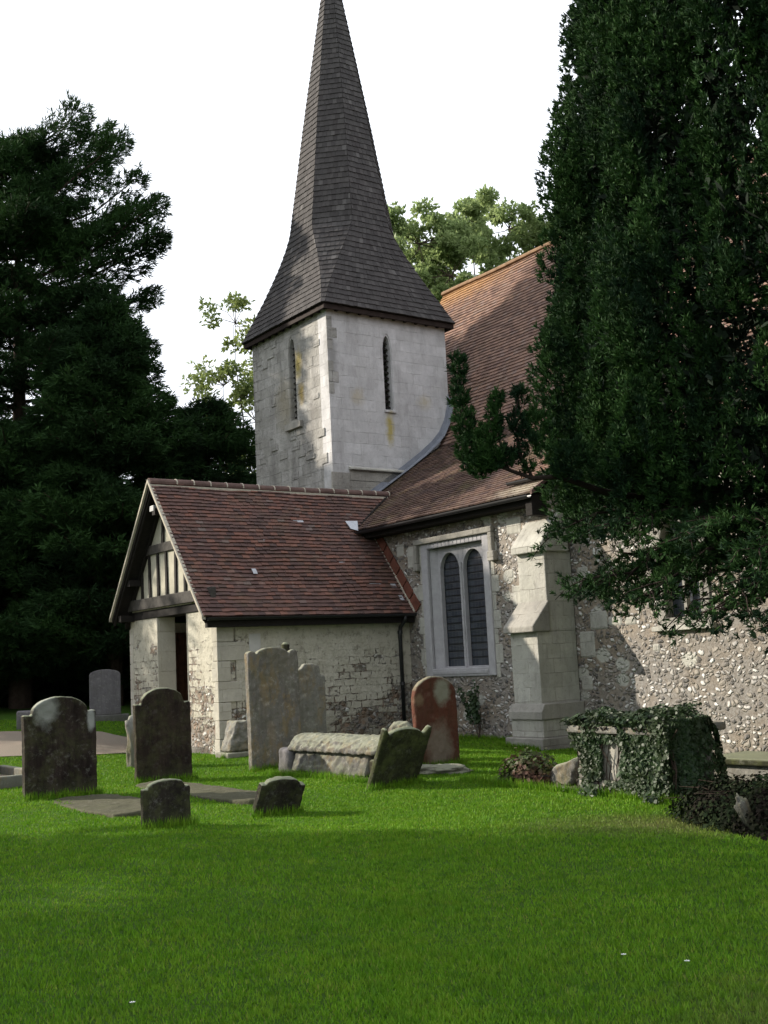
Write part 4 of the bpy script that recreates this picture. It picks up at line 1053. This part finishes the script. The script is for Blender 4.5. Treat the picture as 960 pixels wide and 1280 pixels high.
conifer(-5.4, 35.0, 9.6, 4.2, 'low spreading dark conifer directly behind the porch roof', 303, nb=150, top_pow=.55, dens=1.)
conifer(-14.5, 33.5, 12.5, 4.6, 'dark conifer filling the lower left corner below the tallest one', 404, nb=170, top_pow=.5, dens=.9)
conifer(-20.5, 32.0, 16, 4.2, 'conifer standing beyond the left edge behind the path', 505, nb=130, top_pow=.5, dens=.5)
conifer(-21.0, 15.5, 15, 4.4, 'conifer standing left of the path in front of the kerbed grave', 606, nb=130, top_pow=.5, dens=.5)
conifer(-18.0, 10.0, 14, 4.8, 'conifer standing at the left side of the near lawn', 707, nb=130, top_pow=.5, dens=.5)
conifer(-16.0, 1.5, 14, 4.8, 'conifer standing left of the viewpoint', 808, nb=130, top_pow=.5, dens=.5)
rng = np.random.default_rng(77)

# ------------------------------------------------------------------ BROADLEAF TREES BEHIND
def broadleaf(x, y, h, blobs, label, mat, seed, leaf=.30, per=420, name='broadleaf_tree', k=7, r=.3):
    global rng
    rng = np.random.default_rng(seed)
    zg = H(x, y); e = empty(name, (x, y, zg)); tag(e, label, 'tree')
    t = MB(); t.tube([(0,0,-.3),(.1,0,h*.25),(0,.1,h*.5)], r, 10, [1.3,.9,.6]); P_, D_ = [], []
    for (bx, by, bz, br) in blobs:
        c = np.array([bx, by, bz]); st = np.array([0, .0, h*rng.uniform(.25,.45)])
        path = limb_path(st, c, 6, .4, .25); t.tube(path, r*.35, 6, [1,.8,.6,.45,.3,.15], cap=False)
        for s in range(int(7+br*3)):
            d = rand_dirs(1)[0]; q = c+d*br*rng.uniform(.55,1.); t.tube(limb_path(c, q, 4, .1, .1), r*.1, 4, [1,.7,.5,.2], cap=False)
            m = int(per*br/8); dd = rand_dirs(m); rr = br*rng.uniform(.24,.42)
            P_.append(q+dd*rr*np.array([1,1,.75])*(.3+.7*rng.random((m,1)))); D_.append(dd+np.array([0,0,-.1])+rng.normal(size=(m,3))*.5)
    V, F = tufts(np.concatenate(P_), np.concatenate(D_), k, leaf, leaf*.5, 1.2)
    t.build('trunk', M['bark'], e, uv=False); npmesh('crown', V, F, mat, e); return e
rng = np.random.default_rng(5)
ob = []
for k in range(46):
    a_ = rng.random()*2*math.pi; q_ = rng.random()**.5; xx = 6.8*q_*math.cos(a_); yy = 4*q_*math.sin(a_); top = 23.2-.10*xx*xx-.05*(xx-1)**2
    ob.append((xx-.2, yy, min(top, 22.0)-rng.random()**1.2*11-.6, rng.uniform(1.3,2.0)))
broadleaf(5.0, 50, 20, ob, 'sunlit green broadleaf tree rising behind the nave roof', M['oak'], 31, .19, 420, k=6)
tb = [(-.4,0,15.3,1.3),(.8,.5,13.6,1.4),(-.9,-.4,12.6,1.5),(.3,.3,11.2,1.7),(-1.2,.3,10.2,1.6),(1.2,0,9.6,1.7),(.2,-.5,8.2,1.8),(-1.4,0,7,1.8),(1.4,0,6.5,1.8)]
broadleaf(-5.3, 45, 15, tb, 'thin yellow-green tree behind the left side of the tower', M['thin'], 32, .17, 210, k=5, r=.2)
# further dark woodland mass closing the view
def woods(name, pts, label, n=26000):
    P = []
    for i in range(n):
        k = rng.integers(len(pts)); x, y, rx, hz = pts[k]
        P.append((x+rng.normal()*rx*.5, y+rng.normal()*1.6, rng.random()**1.1*hz))
    P = np.array(P); P[:,2] += gh(P[:,0], P[:,1])
    V, F = tufts(P, rand_dirs(n)+np.array([0,0,.4]), 4, .7, .34, 1.0)
    o = npmesh(name, V, F, M['woods']); tag(o, label, 'woodland', kind='stuff')
woods('woodland', [(-40,46,8,9),(-30,45,8,9),(-22,42,7,8),(-15,41,6,7.5),(-9,41,5,6.5),(-3,43,5,6.5),(-17,38,5,6)], 'dark undergrowth and trees closing the churchyard at the left', 34000)
woods('woodland', [(14,58,7,10),(24,54,7,10),(34,46,7,10),(44,36,7,10)], 'dark trees beyond the east end of the church', 9000)

# ------------------------------------------------------------------ IVY, BRAMBLE, WALL PLANT
def leaf_cards(P, N, s, m, name, parent=None, label=None, cat=None):
    n = len(P); N = nrm(N+rng.normal(size=(n,3))*.45); up = nrm(np.cross(N, rand_dirs(n))); side = np.cross(N, up)
    sz = s*(.4+1.1*rng.random((n,1)))
    V = np.stack([P-up*sz*.5, P+side*sz*.5-up*sz*.1, P+side*sz*.28+up*sz*.25, P+up*sz*.55, P-side*sz*.28+up*sz*.25, P-side*sz*.5-up*sz*.1], 1).reshape(-1,3)
    F = np.arange(6*n).reshape(n,6); o = npmesh(name, V, F, m, parent)
    if label: tag(o, label, cat)
    return o
ivy = empty('ivy_plant', (x, y, ez), -TH-.06)
x, y = world(10.05, -4.62); ivy.location = (x, y, ez); tag(ivy, 'dense dark ivy draped over the top and front of the chest tomb', 'ivy')
P_, N_ = [], []
def vn(a, b, s): return mnoise.noise(Vector((a*s, b*s, 3.7)))
def bulge(a, b): return .05+.16*max(0, vn(a+4, b, 1.9)+.25)+.05*max(0, vn(a, b+7, 6))
while len(P_) < 21000:
    f = random.random()
    if f < .50:      # front
        a, b = random.uniform(-.1,1.6), random.uniform(.03,.90)
        cov = .45+1.3*vn(a, b, 2.2)+.4*vn(a, b, 7)
        if .42 < a < .80 and .24 < b < .70: cov -= 1.
        if a < .12: cov -= .5 if b < .6 else 0
        if a > .85: cov += .6
        if b > .72: cov += .5
        if a < .5 and b < .28: cov -= .45
        if random.random() > cov: continue
        dp = bulge(a, b)*(1.5 if a > .8 else 1)
        P_.append((a, -.41-dp*random.random()**.4, b-.06*random.random())); N_.append((random.uniform(-.5,.5),-1,random.uniform(-.2,.7)))
    elif f < .75:    # top
        a, b = random.uniform(-.15,1.5), random.uniform(-.55,.5)
        if vn(a, b, 2.4)+.5 < random.random()*.5: continue
        P_.append((a, b, .85+random.random()**.6*(.03+.9*bulge(a*1.3, b+3)))); N_.append((random.uniform(-.4,.4),-.4,1))
    elif f < .92:    # right end rounded mass
        t = random.uniform(-1.7,1.3); zz = random.random()**.8*.93; rr = (.34+.16*vn(t*.8,zz,2.2)+.04*vn(t,zz,8))*(1-.35*(zz/.95)**2.5)
        P_.append((1.40+rr*math.cos(t)*random.uniform(.85,1.), rr*1.3*math.sin(t)-.08, zz)); N_.append((math.cos(t), math.sin(t), .3))
    else:            # foot trails
        a = random.uniform(.1,1.95); 
        if vn(a, 0, 3) < -.1: continue
        P_.append((a, -.58-random.random()*.22, random.random()**2*.2)); N_.append((0,-1,.6))
leaf_cards(np.array(P_), np.array(N_, float), .042, M['ivy'], 'leaves', ivy)
mb = MB()
for k in range(26):
    a = random.uniform(-.05,1.6); mb.tube([(a,-.46,0.05),(a+random.uniform(-.1,.1),-.43,.4),(a+random.uniform(-.2,.2),-.43,.7),(a+random.uniform(-.2,.2),-.52,.84)], .009, 4, cap=False)
mb.build('stems', M['bark'], ivy, uv=False)
def bush(name, u, v, r, n, s, m, label, stems=20, cat='bush', zoff=0):
    x, y = world(u, v); e = empty(name, (x, y, H(x, y)+zoff), -TH); tag(e, label, cat)
    d = rand_dirs(n); d[:,2] = np.abs(d[:,2]); q = (.45+.55*rng.random((n,1))**.5); P = d*q*np.array(r); P += rng.normal(size=(n,3))*.03
    leaf_cards(P, d+np.array([0,0,.3]), s, m, 'leaves', e)
    mb = MB()
    for k in range(stems):
        dd = rand_dirs(1)[0]; dd[2] = abs(dd[2]); tip = dd*np.array(r)*rng.uniform(.8,1.15); mb.tube([(0,0,0)]+[tuple(tip*t+np.array([0,0,.12*math.sin(t*3)])) for t in (.4,.75,1)], .007, 4, [1,.8,.6,.4], cap=False)
    mb.build('stems', M['bark'], e, uv=False); return e
M['dark_bush'] = leaf_mat('dark_bush_leaves', (.007,.014,.007), (.020,.030,.012), (.012,.010,.008), .05, .9, 3, .05)
bush('bramble', 9.0, -4.9, (.48,.34,.42), 1500, .05, M['bramble'], 'reddish green bramble sprawling over the fallen slab left of the ivy tomb', cat='bramble')
bush('ivy_bush', 13.2, -5.6, (1.25,.8,.46), 16000, .034, M['dark_bush'], 'dark tangled bush at the right edge beside the ivy covered tomb', 60)
x, y = world(13.3, -6.2); o = rock('leaning_stone', (x, y, H(x, y)+.12), (.06,.05,.22), s_tomb, 12, .3); o.rotation_euler = (.1,-.45,.3); tag(o, 'narrow grey stone poking out of the dark bush at the right edge', 'stone')
x, y = world(12.55, -5.75); mb = MB(); mb.box(-.18,.18,-.12,.12,-.1,.13); o = mb.build('stone_block', s_dark2, bevel=.03); o.location = (x, y, H(x, y)); o.rotation_euler[2] = -TH+.2; tag(o, 'low dark stone block at the right end of the ivy tomb plinth', 'stone')
# mossy slab between tomb and chancel wall
x, y = world(11.9, -2.6); e = empty('table_tomb', (x, y, H(x, y)), -TH); tag(e, 'low flat-topped mossy tomb between the ivy tomb and the chancel wall', 'tomb')
mb = MB(); mb.box(-1.6,1.6,-.4,.4,-.2,.34); mb.build('base', s_grey, e, bevel=.03)
mb = MB(); mb.box(-1.7,1.7,-.48,.48,.342,.42); mb.build('top_slab', s_green, e, bevel=.02)
# plant sprouting under the big window
x, y = world(2.35, -.16); e = empty('wall_plant', (x, y, H(x, y)), -TH); tag(e, 'small green leafy plant growing against the wall under the big window', 'plant')
P_, N_ = [], []; mb = MB()
for k in range(8):
    a = random.uniform(-.4,.3); tip = (a+random.uniform(-.25,.2), -.12, random.uniform(.72,1.25)); bpt = (a*.5, 0, .35)
    mb.tube([(0,0,0), bpt, tip], .008, 4, cap=False)
    for q in range(60):
        t = random.random(); P_.append((bpt[0]*(1-t)+tip[0]*t+random.uniform(-.05,.05), -.05-.1*t+random.uniform(-.05,.03), bpt[2]*(1-t)+tip[2]*t+random.uniform(-.04,.04))); N_.append((.2,-1,.4))
leaf_cards(np.array(P_), np.array(N_, float), .06, M['ivy'], 'leaves', e); mb.build('stems', M['bark'], e, uv=False)

# ------------------------------------------------------------------ GRASS
def grass():
    rg = np.random.default_rng(9)
    n = 1050000
    y = 3.6+ (rg.random(n)**1.55)*26; x = (rg.random(n)*2-1); x = np.sign(x)*np.abs(x)**1.25*(y*.5+3.5)
    # reject on stones, walls, path
    d = np.stack([x-P0[0], y-P0[1]], 1); u = d@A; v = d@B
    keep = ~((v > -.02) & (u > -7)); keep &= ~((u > -4.3) & (u < .02) & (v > -4.7))
    for (a0,a1,b0,b1) in ((4.6,7.05,-9.75,-8.95),(4.1,7.5,-8.22,-7.68),(4.5,7.0,-6.0,-5.25),(8.35,12.6,-5.2,-4.05),(10.3,13.5,-3.0,-2.2),(.0,2.5,-9.7,-8.95),(6.4,7.1,-4.75,-4.45),(3.8,4.85,-.8,0)):
        keep &= ~((u > a0) & (u < a1) & (v > b0) & (v < b1) & (rg.random(n) < .97))
    pxs, pys = np.array(pn), np.array(pf)
    ynear = np.interp(x, pxs[:,0], pxs[:,1], right=99); yfar = np.interp(x, pys[:,0], pys[:,1], right=99)
    keep &= ~((y > ynear) & (y < yfar) & (x < -3.9))
    x, y = x[keep], y[keep]; n = len(x); z = gh(x, y)
    def lat(px, py, s, seed):
        r2 = np.random.default_rng(seed); T = r2.random((64,64)); fx, fy = px*s, py*s; i, j = np.floor(fx).astype(int), np.floor(fy).astype(int); a, b = fx-i, fy-j
        a, b = a*a*(3-2*a), b*b*(3-2*b); g_ = lambda p, q: T[p % 64, q % 64]
        return g_(i,j)*(1-a)*(1-b)+g_(i+1,j)*a*(1-b)+g_(i,j+1)*(1-a)*b+g_(i+1,j+1)*a*b
    hn = .45*lat(x,y,1.3,1)+.55*lat(x,y,5,2)
    h = (.011+.024*hn)*(.7+.6*rg.random(n))*(1+np.clip(y-8,0,20)*.012)
    tall = rg.random(n) < .012; h[tall] *= 1.7
    w = (.0024+.0004*np.clip(y,4,30))*(.7+.6*rg.random(n))
    a = rg.random(n)*2*math.pi; ln = (.25+.6*rg.random(n))*h; la = rg.random(n)*2*math.pi
    bx, by = np.cos(a)*w, np.sin(a)*w
    V = np.stack([np.stack([x-bx,y-by,z-.004],1), np.stack([x+bx,y+by,z-.004],1), np.stack([x+np.cos(la)*ln,y+np.sin(la)*ln,z+h],1)],1).reshape(-1,3)
    F = np.arange(3*n).reshape(n,3)
    g = G('grass_blade', .7, .2)
    c = g.ramp(g.rnd(), (0,(.075,.19,.006)), (.5,(.115,.26,.008)), (.9,(.16,.30,.014)), (1,(.24,.23,.06)))
    c = g.mix(g.ramp(g.noise(.5, 4, .7), (.38, 0.), (.62, .6)), c, (.068,.175,.007))
    c = g.mix(g.ramp(g.noise(3.2, 5, .75), (.45, 0.), (.7, .5)), c, (.17,.25,.018))
    c = g.mix(g.ramp(g.noise(8, 5, .75), (.48, 0.), (.66, .6)), c, (.035,.11,.006))
    c = g.mix(g.math('MULTIPLY', g.blob((2.0,4.6,0), (1.1,1.5,5), .8, .9), .55), c, (.13,.105,.05))
    c = g.mix(g.math('MULTIPLY', g.blob((2.9,11.0,0), (2.2,.8,5), .8, .9), .55), c, (.14,.11,.055))
    g.out(c); t = g.n('BsdfTranslucent', {'Color': c}); mx = g.n('MixShader', {0: .3, 1: g.b.outputs[0], 2: t.outputs[0]}); g.t.links.new(mx.outputs[0], g.t.nodes['Material Output'].inputs[0])
    o = npmesh('grass', V, F, g.m); tag(o, 'short mown lawn grass between the graves', 'grass', kind='stuff')
grass()
daisy_m = plain('daisy_petals', (.8,.8,.76), .8, .1, .1, 9, .001)
for (x, y) in ((1.13,6.15),(.47,4.75),(1.42,6.0),(-1.3,5.6)):
    mb = MB(); z = H(x, y)+.030
    for k in range(9):
        a = 2*math.pi*k/9; c, s_ = math.cos(a), math.sin(a)
        mb.poly([(x+c*.003, y+s_*.003, z+.001*(k%2)), (x+c*.013-s_*.003, y+s_*.013+c*.003, z+.004), (x+c*.015, y+s_*.015, z+.005), (x+c*.013+s_*.003, y+s_*.013-c*.003, z+.004)])
    o = mb.build('daisy', daisy_m, uv=False, recalc=False)
    tag(o, 'tiny white daisy head in the open foreground lawn', 'daisy', 'daisies in the lawn')
# clumps of taller grass at the feet of stones
def foot_grass():
    rg = np.random.default_rng(19); P = []
    for (u, v, L_, ax) in ((4.98,-9.55,1.0,'v'),(3.62,-7.46,.95,'v'),(8.7,-9.75,.6,'v'),(8.55,-8.36,.6,'v'),(3.52,-5.42,1.0,'v'),(6.64,-4.48,.85,'v'),(7.7,-6.09,.8,'v'),(5.7,-6.08,2.6,'u'),(10.4,-5.3,4.2,'u'),(1.9,-.1,3.6,'u'),(.1,-2.2,4.4,'v'),(1.0,-4.7,.9,'v'),(4.3,-.85,1.,'u')):
        m = int(900*L_); t = (rg.random(m)-.5)*L_*1.08; o_ = rg.normal(size=m)*.035+.02
        uu, vv = (u+o_, v+t) if ax == 'v' else (u+t, v-o_-.02)
        p = P0+uu[:,None]*A+vv[:,None]*B; P.append(p)
    P = np.concatenate(P); n = len(P); x, y = P[:,0], P[:,1]; z = gh(x, y)
    h = .05+.09*rg.random(n)**2; w = .004+.004*rg.random(n); a = rg.random(n)*6.28; la = rg.random(n)*6.28; ln = h*.5*rg.random(n)
    V = np.stack([np.stack([x-np.cos(a)*w,y-np.sin(a)*w,z],1), np.stack([x+np.cos(a)*w,y+np.sin(a)*w,z],1), np.stack([x+np.cos(la)*ln,y+np.sin(la)*ln,z+h],1)],1).reshape(-1,3)
    o = npmesh('grass', V, np.arange(3*n).reshape(n,3), bpy.data.materials['grass_blade']); tag(o, 'longer grass tufts missed by the mower along walls and stones', 'grass', kind='stuff')
foot_grass()

# ------------------------------------------------------------------ LIGHT, SKY, CAMERA
az_, el = math.atan2(-.95, .31), R(24)
sd = Vector((math.sin(az_)*math.cos(el), math.cos(az_)*math.cos(el), math.sin(el)))
sl = bpy.data.lights.new('sun', 'SUN'); sl.energy = 5.0; sl.angle = R(.6); sl.color = (1,.91,.78)
so = bpy.data.objects.new('sun', sl); link(so); so.rotation_euler = (-sd).to_track_quat('-Z', 'Y').to_euler(); so.location = (-20,20,30)
w = bpy.data.worlds.new('World'); S.world = w; w.use_nodes = True; nt = w.node_tree
bg = nt.nodes['Background']; sky = nt.nodes.new('ShaderNodeTexSky'); sky.sky_type = 'NISHITA'; sky.sun_disc = False; sky.sun_elevation = el; sky.sun_rotation = az_; sky.altitude = 50; sky.dust_density = 2.0
tc = nt.nodes.new('ShaderNodeTexCoord'); mp = nt.nodes.new('ShaderNodeMapping'); mp.inputs['Scale'].default_value = (1,1,2.2); nt.links.new(tc.outputs['Generated'], mp.inputs[0])
nz = nt.nodes.new('ShaderNodeTexNoise'); nz.inputs['Scale'].default_value = 1.6; nz.inputs['Detail'].default_value = 7; nt.links.new(mp.outputs[0], nz.inputs['Vector'])
rp = nt.nodes.new('ShaderNodeValToRGB'); rp.color_ramp.elements[0].position = .30; rp.color_ramp.elements[0].color = (.25,.25,.25,1); rp.color_ramp.elements[1].position = .45; nt.links.new(nz.outputs[0], rp.inputs[0])
mx = nt.nodes.new('ShaderNodeMix'); mx.data_type = 'RGBA'; nt.links.new(rp.outputs[0], mx.inputs[0]); nt.links.new(sky.outputs[0], mx.inputs[6]); mx.inputs[7].default_value = (8.8,9.2,9.9,1)
nt.links.new(mx.outputs[2], bg.inputs[0]); bg.inputs[1].default_value = .10

cam = bpy.data.cameras.new('camera'); co = bpy.data.objects.new('camera', cam); link(co); S.camera = co
cam.sensor_fit = 'VERTICAL'; cam.sensor_height = 36; cam.sensor_width = 27; cam.lens = 1417.54*36/1280; cam.clip_end = 3000; cam.clip_start = .05
pt, ro = .1319, .0495
Rv, Uv, Fv = Vector((1,0,0)), Vector((0,-math.sin(pt),math.cos(pt))), Vector((0,math.cos(pt),math.sin(pt)))
xa = Rv*math.cos(ro)-Uv*math.sin(ro); ya = Rv*math.sin(ro)+Uv*math.cos(ro)
mt = Matrix.Identity(4)
for i in range(3): mt[i][0], mt[i][1], mt[i][2] = xa[i], ya[i], -Fv[i]
mt[2][3] = 1.6
co.matrix_world = mt
S.render.engine = 'CYCLES'
S.view_settings.view_transform = 'Standard'; S.view_settings.look = 'None'; S.view_settings.gamma = 1; S.view_settings.exposure = .75
S.render.resolution_x = 768; S.render.resolution_y = 1024
